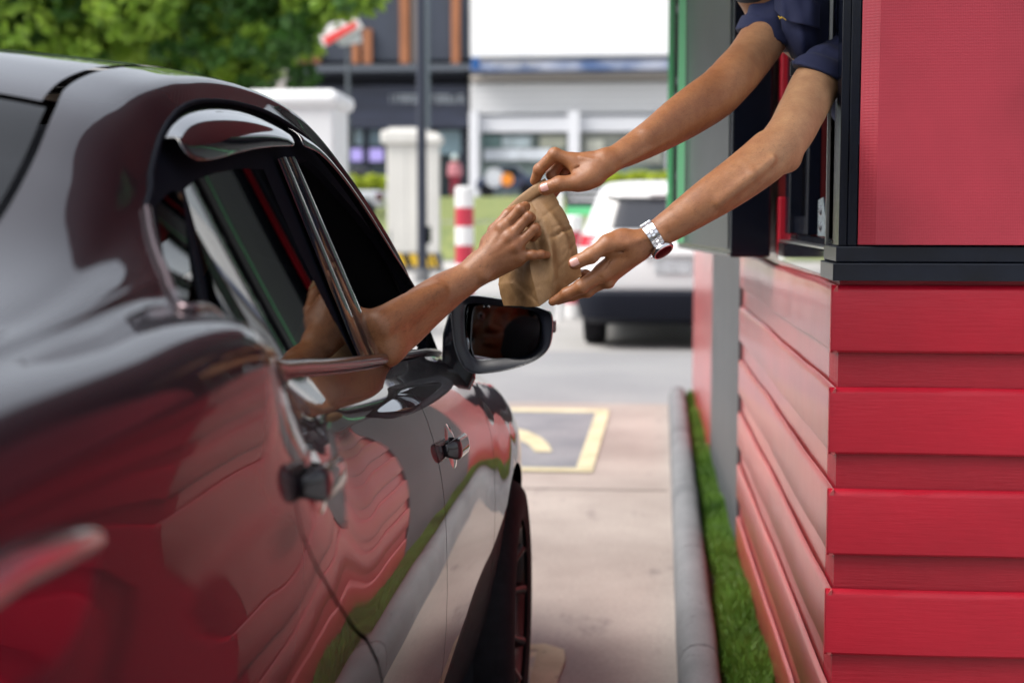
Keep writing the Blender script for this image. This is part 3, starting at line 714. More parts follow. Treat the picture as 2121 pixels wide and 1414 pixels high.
# roof, glasses, lids (right halves mirrored into one sheet)
def sheet_panel(name, y0f, y1f, t0, m_, off=0.0, nu=40, nv=24):
    """full-width panel between y0f(t) and y1f(t), t from t0 to the centre line and back"""
    tv = np.concatenate([np.linspace(t0, 11, nv), np.linspace(11, t0, nv)[1:]]); sg = np.array([1]*nv+[-1]*(nv-1))
    V = []; N_ = []
    for i in range(nu):
        for t, s in zip(tv, sg):
            y = y0f(t)+(y1f(t)-y0f(t))*i/(nu-1); p = surf(np.array(y), np.array(t)); n_ = snorm(np.array(y), np.array(t))
            if n_[2] < 0: n_ = -n_
            p = p+n_*off
            if s < 0: p = np.array([2*XC-p[0], p[1], p[2]]); n_ = np.array([-n_[0], n_[1], n_[2]])
            V.append(p); N_.append(n_)
    n = len(tv); F = [(i*n+j, (i+1)*n+j, (i+1)*n+j+1, i*n+j+1) for i in range(nu-1) for j in range(n-1)]
    me = mesh_of(np.array(V), F, name); me.shade_smooth()
    vi = np.zeros(len(me.loops), int); me.loops.foreach_get('vertex_index', vi); me.normals_split_custom_set(np.array(N_)[vi].tolist())
    return cput(link(name, me, m_))
sm = lambda t: (min(max((t-9.1)/1.9, 0), 1))
sheet_panel('roof', lambda t: 1.497-.02*sm(t), lambda t: 2.33+.10*sm(t), 9.16, M['paint'])
sheet_panel('rear_windscreen', lambda t: 1.0-.06*sm(t), lambda t: 1.488-.02*sm(t), 9.13, M['tint_rear'], -.003)
sheet_panel('windscreen', lambda t: 2.36+.10*sm(t), lambda t: 2.97+.26*sm(t), 9.15, glass_mat('windscreen_glass', (.5, .53, .55), 1.5), -.003)
sheet_panel('boot_lid', lambda t: .30, lambda t: .985-.055*sm(t), 9.13, M['paint'])
sheet_panel('bonnet', lambda t: 3.0+.25*sm(t), lambda t: 4.18, 9.13, M['paint'])
# front and rear ends, floor and dark inner shell
def end_cap(name, y, dirn, m_):
    tv = np.linspace(0, 11, 50); V = []; rings = [(0, 1.0), (.05, .985), (.10, .95), (.14, .90), (.16, .82)]
    P0 = surf(np.full(50, y), tv); ring = np.vstack([P0, np.stack([2*XC-P0[::-1, 0], P0[::-1, 1], P0[::-1, 2]], 1)])
    c = np.array([XC, y, .62]); V = []
    for d, s in rings:
        q = c+(ring-c)*s; q[:, 1] = y+dirn*d; V.append(q)
    n = len(ring); V = np.vstack(V)
    F = [(a*n+i, a*n+(i+1) % n, (a+1)*n+(i+1) % n, (a+1)*n+i) for a in range(len(rings)-1) for i in range(n)]+[tuple((len(rings)-1)*n+i for i in range(n))]
    o = obj(name, V, F, m_, smooth=True); o.data.set_sharp_from_angle(angle=R(45)); return cput(o)
end_cap('rear_bumper', .302, -1, M['paint']); end_cap('front_bumper', 4.178, 1, M['paint'])
shell_out = [(.35, .3), (1.30, .3), (4.15, .3), (4.15, 5.5), (2.98, 5.5), (2.94, 8.25)]+[(y, 8.25) for y in np.linspace(2.8, 1.56, 14)]+[(1.44, 7.8), (1.33, 7.0), (1.28, 5.5), (.35, 5.5)]
arch_h = [[zt_(a, max(b, .26)) for a, b in arch(yc, .35, -.1, PI+.1, 16)] for yc in (.92, 3.32)]
whole_dlo = [(1.36, 6.1)]+[(y, 6.1) for y in np.linspace(1.5, 2.8, 8)]+[(2.87, 6.1), (2.87, 7.5)]+[(y, 7.8) for y in np.linspace(2.7, 1.58, 10)]+[(1.49, 7.5)]
for sd_ in (1, -1):
    cput(panel('inner_shell', shell_out, M['cabin'], None, holes=arch_h+[whole_dlo], off=-.022, side=sd_, gap=0, step=.04))
m_ = MB(); m_.box(XC-.72, XC+.72, .45, 4.1, .22, .26); m_.box(XC-.70, XC+.70, 1.05, 1.08, .26, 1.12); m_.box(XC-.66, XC+.66, 2.92, 3.1, .26, .93, .03)
m_.box(XC-.66, XC+.66, .6, 1.05, 1.08, 1.10); m_.box(XC-.36, XC+.36, 1.6, 2.28, 1.40, 1.405)
m_.box(XC-.62, XC+.62, 2.9, 3.0, .90, .97, .03)
cput(m_.build('cabin_floor', M['cabin']))
# seats
def seat(x, y):
    mb = MB()
    def rb(cx, cy, cz, a, b, c, tilt):
        bm = bmesh.new(); bmesh.ops.create_cube(bm, size=1); 
        for v_ in bm.verts: v_.co = Vector((v_.co.x*a, v_.co.y*b, v_.co.z*c))
        bmesh.ops.bevel(bm, geom=bm.edges[:], offset=min(a, b, c)*.38, segments=4, affect='EDGES', profile=.5)
        Mt = Matrix.Translation((cx, cy, cz)) @ Matrix.Rotation(tilt, 4, 'X')
        bm.verts.index_update(); mb.add([(Mt @ v_.co)[:] for v_ in bm.verts], [[q.index for q in f_.verts] for f_ in bm.faces], True); bm.free()
    rb(x, y+.25, .46, .48, .5, .16, R(6)); rb(x, y, .76, .46, .13, .58, R(-14)); rb(x, y-.09, 1.14, .26, .09, .17, R(-8))
    mb.tube([(x-.06, y-.075, 1.0), (x-.06, y-.085, 1.08)], .006); mb.tube([(x+.06, y-.075, 1.0), (x+.06, y-.085, 1.08)], .006)
    return cput(mb.build('seat', M['cabin']))
seat(-.78, 1.98); seat(-1.5, 1.98)
mb_ = MB(); mb_.box(XC-.6, XC+.6, 1.12, 1.55, .40, .52, .04); mb_.box(XC-.6, XC+.6, 1.10, 1.22, .5, 1.02, .04); cput(mb_.build('seat', M['cabin']))
st = MB(); cc = np.array([-.78, 2.62, .86]); ring = []
for k in range(33):
    a = 2*PI*k/32; ring.append(cc+np.array([.18*math.cos(a), .07*math.sin(a)*1.2, .16*math.sin(a)]))
st.tube(ring, .014, 8, False); st.tube([cc+np.array([-.17, 0, 0]), cc, cc+np.array([.17, 0, 0])], .02, 8); st.tube([cc, cc+np.array([0, .25, -.08])], .03, 8)
cput(st.build('steering_wheel', M['plastic']))

# belt moulding: a proud bright-topped strip that climbs to the rear pillar
def along(pts, offn, name, rad, m_, flat=None, n=14, lift=0):
    P_ = []
    for y, t in pts:
        p = surf(np.array(y), np.array(t)); q = snorm(np.array(y), np.array(t))
        if q @ np.array([1, 0, .6]) < 0: q = -q
        P_.append(p+q*offn+np.array([0, 0, lift]))
    mb = MB(); mb.tube(P_, rad, n, True, flat); return cput(mb.build(name, m_))
bl = smooth_poly([(a-.006, b) for a, b in LB[::-1][1:]]+[(1.40, 6.0), (1.48, 5.985), (1.55, 5.98)], 2, False)
along(bl, .003, 'belt_moulding', [.004]*(len(bl)-5)+[.005, .006, .007, .008, .0085], M['chrome_dark'])
along([(y, 5.98) for y in np.linspace(1.555, YB-.004, 14)], .004, 'belt_moulding', .0088, M['chrome_dark'])
along([(y, 5.985) for y in np.linspace(YB+.006, 2.95, 12)], .003, 'belt_moulding', .0065, M['chrome_dark'])
# door line seal over the windows
along(LB[-2:]+[(y, 8.0) for y in np.linspace(YT+.02, 2.93, 30)], .0015, 'door_seal', .0035, M['rubber'])
# B pillar covers
def strip_between(a0, a1, b0, b1, name, m_, off=.0, thick=.004, n=14):
    P_ = []; 
    qa_ = [pix(a0[0]+(a1[0]-a0[0])*i/n, a0[1]+(a1[1]-a0[1])*i/n) for i in range(n+1)]
    qb_ = [pix(b0[0]+(b1[0]-b0[0])*i/n, b0[1]+(b1[1]-b0[1])*i/n) for i in range(n+1)]
    V = []
    for a, b in zip(qa_, qb_):
        for k in range(7):
            w = k/6; y = a[0]+(b[0]-a[0])*w; t = a[1]+(b[1]-a[1])*w
            p = surf(np.array(y), np.array(t)); q = snorm(np.array(y), np.array(t))
            if q[0] < 0: q = -q
            V.append(p+q*(off+thick*math.sin(PI*w)**.5))
    F = [(i*7+j, i*7+j+1, (i+1)*7+j+1, (i+1)*7+j) for i in range(n) for j in range(6)]
    o = obj(name, V, F, m_, smooth=True)
    bm = bmesh.new(); bm.from_mesh(o.data); bmesh.ops.recalc_face_normals(bm, faces=bm.faces); bm.to_mesh(o.data); bm.free()
    return cput(o)
strip_between((574, 330), (744, 748), (590, 328), (766, 748), 'pillar_cover', M['trim'], .001, .006)
strip_between((592, 328), (769, 748), (610, 330), (790, 746), 'pillar_cover', M['trim'], .001, .006)
# smoked rain visors
def visor(top, bot, name):
    n = len(top); V = []; m = 9
    for a, b in zip(top, bot):
        qa_, qb_ = pix(*a), pix(*b)
        for k in range(m):
            w = k/(m-1); y = qa_[0]+(qb_[0]-qa_[0])*w; t = qa_[1]+(qb_[1]-qa_[1])*w
            p = surf(np.array(y), np.array(t)); q = snorm(np.array(y), np.array(t))
            if q[0] < 0: q = -q
            V.append(p+q*(.003+.020*math.sin(w*PI*.62)))
    F = [(i*m+j, i*m+j+1, (i+1)*m+j+1, (i+1)*m+j) for i in range(n-1) for j in range(m-1)]
    o = obj(name, V, F, M['smoke'], smooth=True)
    so_ = o.modifiers.new('thick', 'SOLIDIFY'); so_.thickness = .003; so_.offset = -1
    sb = o.modifiers.new('sub', 'SUBSURF'); sb.levels = 1; sb.render_levels = 1
    return cput(o)
visor([(330, 292), (342, 268), (360, 248), (385, 233), (420, 225), (465, 224), (505, 232), (540, 246), (572, 268)],
      [(342, 318), (350, 335), (365, 347), (385, 353), (425, 345), (470, 330), (515, 320), (555, 316), (590, 316)], 'rain_visor')
visor([(584, 262), (612, 282), (640, 306), (672, 343), (705, 386), (740, 434), (780, 500), (815, 560), (840, 605)],
      [(602, 316), (628, 322), (652, 340), (684, 376), (716, 418), (750, 468), (786, 526), (817, 572), (841, 608)], 'rain_visor')
# door handles: a pull grip standing off over a shallow dark cup
def handle(y, z, L=.15):
    """pull grip: a rounded bar on two feet over a shallow cup, running along the door"""
    t = z2t(y, z); q = snorm(np.array(y), np.array(t)); q = q if q[0] > 0 else -q; q = nrm_([q[0], 0, q[2]*.5]); up = np.array([-q[2], 0, q[0]])
    V = []; m = 20; st_ = 25
    for k in range(st_):
        w = k/(st_-1); yy = y-L/2+L*w; c = surf(np.array(yy), np.array(z2t(yy, z-.010*(w-.5))))
        e = min(1, min(w, 1-w)/.16); e = math.sin(e*PI/2)
        lift = .003+.015*e; hh = .018*(.55+.45*e); tt = .0085*(.6+.4*e)
        for j in range(m):
            a = 2*PI*j/m; ca, sa = math.cos(a), math.sin(a); k4 = (abs(ca)**2.3+abs(sa)**2.3)**(-1/2.3)
            V.append(c+q*(lift+tt*ca*k4)+up*(hh*sa*k4))
    F = [(i*m+j, i*m+(j+1) % m, (i+1)*m+(j+1) % m, (i+1)*m+j) for i in range(st_-1) for j in range(m)]+[tuple(range(m))[::-1], tuple((st_-1)*m+j for j in range(m))]
    mb = MB(); mb.add(V, F, True); h = cput(mb.build('door_handle', M['paint']))
    V = []
    for i in range(31):
        for j in range(25):
            yy = y+.01+.11*(i/30-.5); zz = z+.074*(j/24-.5); tz = z2t(yy, zz); p = surf(np.array(yy), np.array(tz)); n_ = snorm(np.array(yy), np.array(tz)); n_ = n_ if n_[0] > 0 else -n_
            V.append(p+n_*(.0025-.010*max(0, math.hypot((i/30-.5)*2, (j/24-.5)*2)-.75)))
    F = [(i*25+j, (i+1)*25+j, (i+1)*25+j+1, i*25+j+1) for i in range(30) for j in range(24) if math.hypot((i+.5)/30-.5, (j+.5)/24-.5) < .52]
    c = obj('handle_cup', V, F, M['smoke'], smooth=True); c.parent = h
nrm_ = lambda v: np.asarray(v, float)/np.linalg.norm(v)
handle(2.36, .862); handle(1.40, .985)
# tail light with chrome bar
lens = pixpoly([(2, 1212), (60, 1188), (120, 1165), (160, 1155), (168, 1180), (160, 1235), (135, 1300), (100, 1350), (50, 1395), (2, 1412)])
lens = [(.42, lens[0][1])]+lens+[(.42, lens[-1][1])]
border = pixpoly([(2, 1150), (80, 1118), (165, 1098), (192, 1112), (196, 1150), (182, 1240), (150, 1320), (105, 1385)])
border = [(.40, border[0][1])]+border+[(.72, border[-1][1]-.25), (.40, border[-1][1]-.3)]
tl = cput(panel('tail_light', border, M['trim'], None, off=.003, gap=0, step=.015))
l_ = panel('lens', lens, M['red_lens'], tl, off=.006, gap=0, step=.015); l_.matrix_parent_inverse = Matrix.Identity(4)
cb = MB(); cp = [pix(*p) for p in [(4, 1186), (50, 1166), (100, 1146), (150, 1128), (180, 1122)]]; cp = [(.40, cp[0][1]+.02), (.60, cp[0][1]+.01)]+cp
cpp = [surf(np.array(a_), np.array(b_))+np.array([.004, 0, .002]) for a_, b_ in cp]; cb.tube(cpp, [.011, .012, .013, .013, .012, .010, .007], 14, True); c_ = cb.build('chrome_bar', M['silver'], tl)
for sd_ in (-1,):
    t2 = cput(panel('tail_light', border, M['red_lens'], None, off=.003, gap=0, step=.03, side=-1))
# side mirror
YM = 2.83
def spl(pts, n=6):
    P_ = np.array(pts, float); out = []; m = len(P_)
    for i in range(m):
        p0, p1, p2, p3 = P_[i-1], P_[i], P_[(i+1) % m], P_[(i+2) % m]
        for k in range(n):
            u = k/n; out.append(.5*((2*p1)+(-p0+p2)*u+(2*p0-5*p1+4*p2-p3)*u*u+(-p0+3*p1-3*p2+p3)*u**3))
    return out
outl = spl([(937, 622), (975, 612), (1030, 618), (1085, 628), (1130, 642), (1143, 655), (1144, 690), (1136, 722), (1112, 745), (1070, 762), (1020, 772), (975, 772), (950, 745), (936, 690)])
outw = np.array([W(u, v, YM) for u, v in outl]); cen = outw.mean(0)
mb = MB(); rings = [(.0, .93, .012), (.0, .975, -.002), (.0, .99, -.006), (.0, 1.0, 0), (.02, 1.01, .012), (.05, .99, .04), (.085, .90, .075), (.11, .72, .098), (.125, .45, .112), (.13, .15, .118)]
V = []; n = len(outw)
for _, s, d in rings:
    q = cen+(outw-cen)*s; q = q.copy(); q[:, 1] = YM+d; V.append(q)
V = np.vstack(V); F = [(a*n+i, a*n+(i+1) % n, (a+1)*n+(i+1) % n, (a+1)*n+i) for a in range(len(rings)-1) for i in range(n)]+[tuple((len(rings)-1)*n+i for i in range(n))]
mir = thing('x', None, None); bpy.data.objects.remove(mir)
hous = obj('side_mirror', V, F, M['trim'], smooth=True); bmq = bmesh.new(); bmq.from_mesh(hous.data); bmesh.ops.recalc_face_normals(bmq, faces=bmq.faces); bmq.to_mesh(hous.data); bmq.free(); cput(hous)
# inner bezel recess and its mirror glass
gl = spl([(962, 640), (975, 629), (1030, 634), (1085, 641), (1110, 650), (1118, 668), (1117, 700), (1108, 722), (1085, 736), (1030, 742), (985, 745), (966, 720), (961, 680)])
gw = np.array([W(u, v, YM+.004) for u, v in gl]); gc = gw.mean(0)
V = [];
q0 = outw.copy(); q0 = cen+(outw-cen)*.94; q0[:, 1] = YM+.008
# plate between rim and glass (dark), with a stepped lower lip
mbz = MB(); nn = len(gl)
ring_a = np.array([cen+(outw[int(i*n/nn) % n]-cen)*.955 for i in range(nn)]); ring_a[:, 1] = YM+.004
ring_b = gc+(gw-gc)*1.03; ring_b[:, 1] = YM+.010
ring_c = gc+(gw-gc)*1.0; ring_c[:, 1] = YM+.018
mbz.add(np.vstack([ring_a, ring_b, ring_c]), [(a*nn+i, a*nn+(i+1) % nn, (a+1)*nn+(i+1) % nn, (a+1)*nn+i) for a in range(2) for i in range(nn)], True)
bz = mbz.build('bezel', M['plastic']); bz.parent = hous
Mc = W(1042, 690, YM+.018); camp = np.array([0, 0, CAMH]); head_t = np.array([-.735, 2.17, 1.185])
vis = W(1003, 672, YM+.012)
a_ = camp-vis; a_ /= np.linalg.norm(a_); b_ = head_t-vis; b_ /= np.linalg.norm(b_); mn = a_+b_; mn /= np.linalg.norm(mn)
gpl = []
for (u, v) in gl:
    p = gc+(W(u, v, YM+.004)-gc)*.995; yy = YM+.016; 
    # place on the tilted plane through Mc
    p = p.copy(); p[1] = Mc[1]-((p[0]-Mc[0])*mn[0]+(p[2]-Mc[2])*mn[2])/mn[1]; gpl.append(p)
M['mirror'] = mat('mirror_glass', (.80, .84, .88), .012, 1)
mgm = MB(); mgm.add(gpl, [tuple(range(len(gpl)))]); mg = mgm.build('mirror_glass', M['mirror']); mg.parent = hous
for p_ in mg.data.polygons:
    if p_.normal @ Vector(mn) < 0: mg.data.flip_normals(); break
# lower ledge lines in the mirror recess
# foot: wedge from the door up to the housing
ft = [W(918, 690, 2.90), W(985, 770, 2.86), W(985, 800, 2.86), W(968, 830, 2.865), W(955, 848, 2.87), W(945, 838, 2.88), W(915, 775, 2.92)]
fv = [(936, 625), (965, 700), (985, 775), (985, 785), (955, 848), (915, 770), (917, 690)]
fb = []
for (u, v), ya in zip(fv, (2.85, 2.85, 2.86, 2.86, 2.86, 2.86, 2.86)): fb.append(W(u, v, ya))
fr = [p+np.array([-.012, .10, 0]) for p in fb]
mb = MB(); k = len(fb); mb.add(fb+fr, [tuple(range(k)), tuple(range(k, 2*k))[::-1]]+[(i, i+k, (i+1) % k+k, (i+1) % k) for i in range(k)])
fo = mb.build('mirror_foot', M['trim'], None, bevel=.006); fo.parent = hous
mb = MB(); mb.box(*(lambda c: (c[0]-.002, c[0]+.005, c[1]-.012, c[1]+.02, c[2]-.012, c[2]+.012))(W(1146, 676, YM+.03)), .002)
i_ = mb.build('indicator', M['red_lens']); i_.parent = hous
# wheels
M['tyre'] = mat('tyre_rubber', (.009, .009, .012), .8, spec=.2, noise=(40, .3, (1, 1, 1)), bump=(120, .2, (1, 1, 1), 3))
M['rim'] = mat('black_alloy', (.008, .008, .011), .35, .2, .4, .1)
def wheel(y, xo, sg):
    c = (xo, y, .312)
    t = MB(); prof_ = [(.215, -.004), (.225, .0), (.25, .004), (.285, -.001), (.302, -.012), (.311, -.028), (.3115, -.075), (.3115, -.078), (.3115, -.13), (.302, -.175), (.28, -.19), (.215, -.185)]
    prof_ = [(r, sg*h) for r, h in prof_]
    t.lathe(c, prof_, 72, 'x'); o = cput(t.build('wheel', M['tyre']))
    r = MB(); r.lathe(c, [(r_, sg*h) for r_, h in [(.222, -.004), (.218, -.012), (.205, -.016), (.198, -.04), (.196, -.15)]], 64, 'x')
    r.lathe(c, [(r_, sg*h) for r_, h in [(.0, -.050), (.026, -.050), (.032, -.056), (.055, -.060), (.062, -.075)]], 32, 'x')
    for k in range(5):
        for s in (-1, 1):
            a0 = 2*PI*k/5+.3+s*.12; a1 = 2*PI*k/5+.3+s*.30
            pts = []
            for w in np.linspace(0, 1, 7):
                a = a0+(a1-a0)*w; rr = .045+.158*w; h = -.062+.044*w**1.6
                pts.append((c[0]+sg*h, c[1]+rr*math.cos(a), c[2]+rr*math.sin(a)))
            r.tube(pts, [.014, .012, .010, .0095, .0095, .011, .015], 10, True, (1.0, .9))
    d = MB(); d.lathe(c, [(.0, -sg*.10), (.13, -sg*.10), (.13, -sg*.115), (0, -sg*.115)], 32, 'x'); dd = d.build('brake_disc', mat('steel', (.35, .33, .33), .35, 1)); dd.parent = o
    nb = r
    for k in range(5):
        a = 2*PI*k/5+.3; nb.cyl((c[0]-sg*.06, c[1]+.042*math.cos(a), c[2]+.042*math.sin(a)), .007, 0, sg*.012, 6, 'x')
    rr_ = r.build('rim', M['rim']); rr_.parent = o
for y in (3.32, .92):
    wheel(y, -.272, 1); wheel(y, 2*XC+.272, -1)
for y in (3.32, .92):
    for s_ in (-1, 1):
        m_ = MB(); m_.lathe((XC, y, .31), [(.352, s_*.80), (.352, s_*.55), (.0, s_*.55)], 32, 'x'); cput(m_.build('wheel_arch', M['cabin']))
# ================================================================== bodies: distance fields meshed into one skin
def rcone(P, a, b, ra, rb, flat=None):
    a = np.asarray(a, np.float32); b = np.asarray(b, np.float32); ab = b-a; L = float(ab @ ab)+1e-12
    q = P-a; t = np.clip((q @ ab)/L, 0, 1); q = q-t[:, None]*ab
    if flat is not None:
        n, s = flat; n = np.asarray(n, np.float32); q = q+((s-1)*(q @ n))[:, None]*n
    return np.sqrt(np.einsum('ij,ij->i', q, q))-(ra+(rb-ra)*t)
def ell(P, c, r, Rm=None):
    q = P-np.asarray(c, np.float32)
    if Rm is not None: q = q @ np.asarray(Rm, np.float32)
    r = np.asarray(r, np.float32); k0 = np.sqrt(((q/r)**2).sum(1)); k1 = np.sqrt(((q/(r*r))**2).sum(1))+1e-9
    return k0*(k0-1)/k1
def smin(a, b, k):
    h = np.clip(.5+.5*(b-a)/k, 0, 1); return b+(a-b)*h-k*h*(1-h)
def smax(a, b, k): return -smin(-a, -b, k)
def chain(P, pts, rs, k=.004, flat=None):
    d = None
    for i in range(len(pts)-1):
        e = rcone(P, pts[i], pts[i+1], rs[i], rs[i+1], flat)
        d = e if d is None else smin(d, e, k)
    return d
def schain(P, pts, rs, n=5, k=.0015):
    """one smooth tapering limb through the given joints"""
    A = np.array(pts, float); L = np.concatenate([[0], np.cumsum(np.linalg.norm(np.diff(A, axis=0), axis=1))])
    h = [hermite(L, A[:, i]) for i in range(3)]+[hermite(L, rs)]; tt = np.linspace(0, L[-1], (len(pts)-1)*n+1)
    pp = np.stack([h[i](tt) for i in range(3)], 1); rr = h[3](tt); d = None
    for i in range(len(tt)-1):
        e = rcone(P, pp[i], pp[i+1], float(rr[i]), float(rr[i+1])); d = e if d is None else np.minimum(d, e)
    return d
def crease(P, d, p, axis, front, depth=.0006, w=.0011, reach=.012):
    """a thin skin fold across a joint on the side that faces `front`"""
    q = P-np.asarray(p, np.float32); s = q @ axis; m = np.exp(-(s/w)**2)*np.clip((q @ front)/reach*2.2, 0, 1)*(np.einsum('ij,ij->i', q, q) < (reach*1.6)**2)
    return d+depth*m
def sdf_mesh(fn, lo, hi, h):
    lo = np.array(lo, float); hi = np.array(hi, float); B = 8
    nb = np.ceil((hi-lo)/(h*B)).astype(int); N_ = nb*B
    ci = np.stack(np.meshgrid(*[np.arange(k) for k in nb], indexing='ij'), -1).reshape(-1, 3)
    cc = (lo+(ci*B+B/2-.5)*h).astype(np.float32); dc = fn(cc); act = np.abs(dc) < h*B*.5*1.9+h*3
    D = np.empty(tuple(N_), np.float32)
    D6 = D.reshape(nb[0], B, nb[1], B, nb[2], B)
    D6[:] = (dc.reshape(nb))[:, None, :, None, :, None]
    loc = np.stack(np.meshgrid(*[np.arange(B)]*3, indexing='ij'), -1).reshape(-1, 3)
    ai = ci[act]; step = 2000
    for s in range(0, len(ai), step):
        a = ai[s:s+step]; P = (lo+(a[:, None]*B+loc[None])*h).reshape(-1, 3).astype(np.float32)
        val = fn(P).reshape(len(a), B, B, B)
        D6[a[:, 0], :, a[:, 1], :, a[:, 2], :] = val
    S_ = D < 0
    c = [S_[i:i+N_[0]-1, j:j+N_[1]-1, k:k+N_[2]-1] for i in (0, 1) for j in (0, 1) for k in (0, 1)]
    an = c[0].copy(); al = c[0].copy()
    for q in c[1:]: an |= q; al &= q
    cell = np.argwhere(an & ~al)
    idx = -np.ones((N_[0], N_[1], N_[2]), np.int32); idx[cell[:, 0], cell[:, 1], cell[:, 2]] = np.arange(len(cell))
    acc = np.zeros((len(cell), 3)); cnt = np.zeros(len(cell))
    cor = [(i, j, k) for i in (0, 1) for j in (0, 1) for k in (0, 1)]
    for i, a in enumerate(cor):
        for b in cor[i+1:]:
            if sum(abs(np.array(a)-b)) != 1: continue
            da = D[cell[:, 0]+a[0], cell[:, 1]+a[1], cell[:, 2]+a[2]]; db = D[cell[:, 0]+b[0], cell[:, 1]+b[1], cell[:, 2]+b[2]]
            m = (da < 0) != (db < 0); t = da[m]/(da[m]-db[m])
            acc[m] += np.array(a)+t[:, None]*(np.array(b)-np.array(a)); cnt[m] += 1
    V = lo+(cell+acc/cnt[:, None])*h
    F = []
    for ax in range(3):
        sl0 = [slice(1, N_[k]-1) for k in range(3)]; sl1 = list(sl0); sl0[ax] = slice(0, N_[ax]-1); sl1[ax] = slice(1, N_[ax])
        s0 = S_[tuple(sl0)]; s1 = S_[tuple(sl1)]; off = np.array([1, 1, 1]); off[ax] = 0
        for sgn, msk in ((1, s0 & ~s1), (0, ~s0 & s1)):
            e = np.argwhere(msk)+off
            if not len(e): continue
            u = np.zeros(3, int); w = np.zeros(3, int); u[(ax+1) % 3] = 1; w[(ax+2) % 3] = 1
            g = lambda q: idx[q[:, 0], q[:, 1], q[:, 2]]
            Q = np.stack([g(e-u-w), g(e-w), g(e), g(e-u)], 1)
            if not sgn: Q = Q[:, ::-1]
            F.append(Q)
    F = np.vstack(F); F = F[(F >= 0).all(1)]
    return V, F
def body_obj(name, parts, mats, parent=None, smooth_it=1):
    V = []; F = []; n = 0
    for v, f in parts: V.append(v); F.append(f+n); n += len(v)
    V = np.vstack(V); F = np.vstack(F)
    me = bpy.data.meshes.new(name); me.vertices.add(len(V)); me.vertices.foreach_set('co', V.astype(np.float32).ravel())
    me.loops.add(F.size); me.loops.foreach_set('vertex_index', F.astype(np.int32).ravel()); me.polygons.add(len(F))
    me.polygons.foreach_set('loop_start', np.arange(0, F.size, 4, dtype=np.int32)); me.polygons.foreach_set('loop_total', np.full(len(F), 4, np.int32))
    me.update(calc_edges=True); me.validate()
    o = link(name, me, mats, parent, True)
    if smooth_it:
        s = o.modifiers.new('smooth', 'SMOOTH'); s.factor = .5; s.iterations = smooth_it
    return o
nrm = lambda v: np.asarray(v, np.float32)/np.linalg.norm(v)

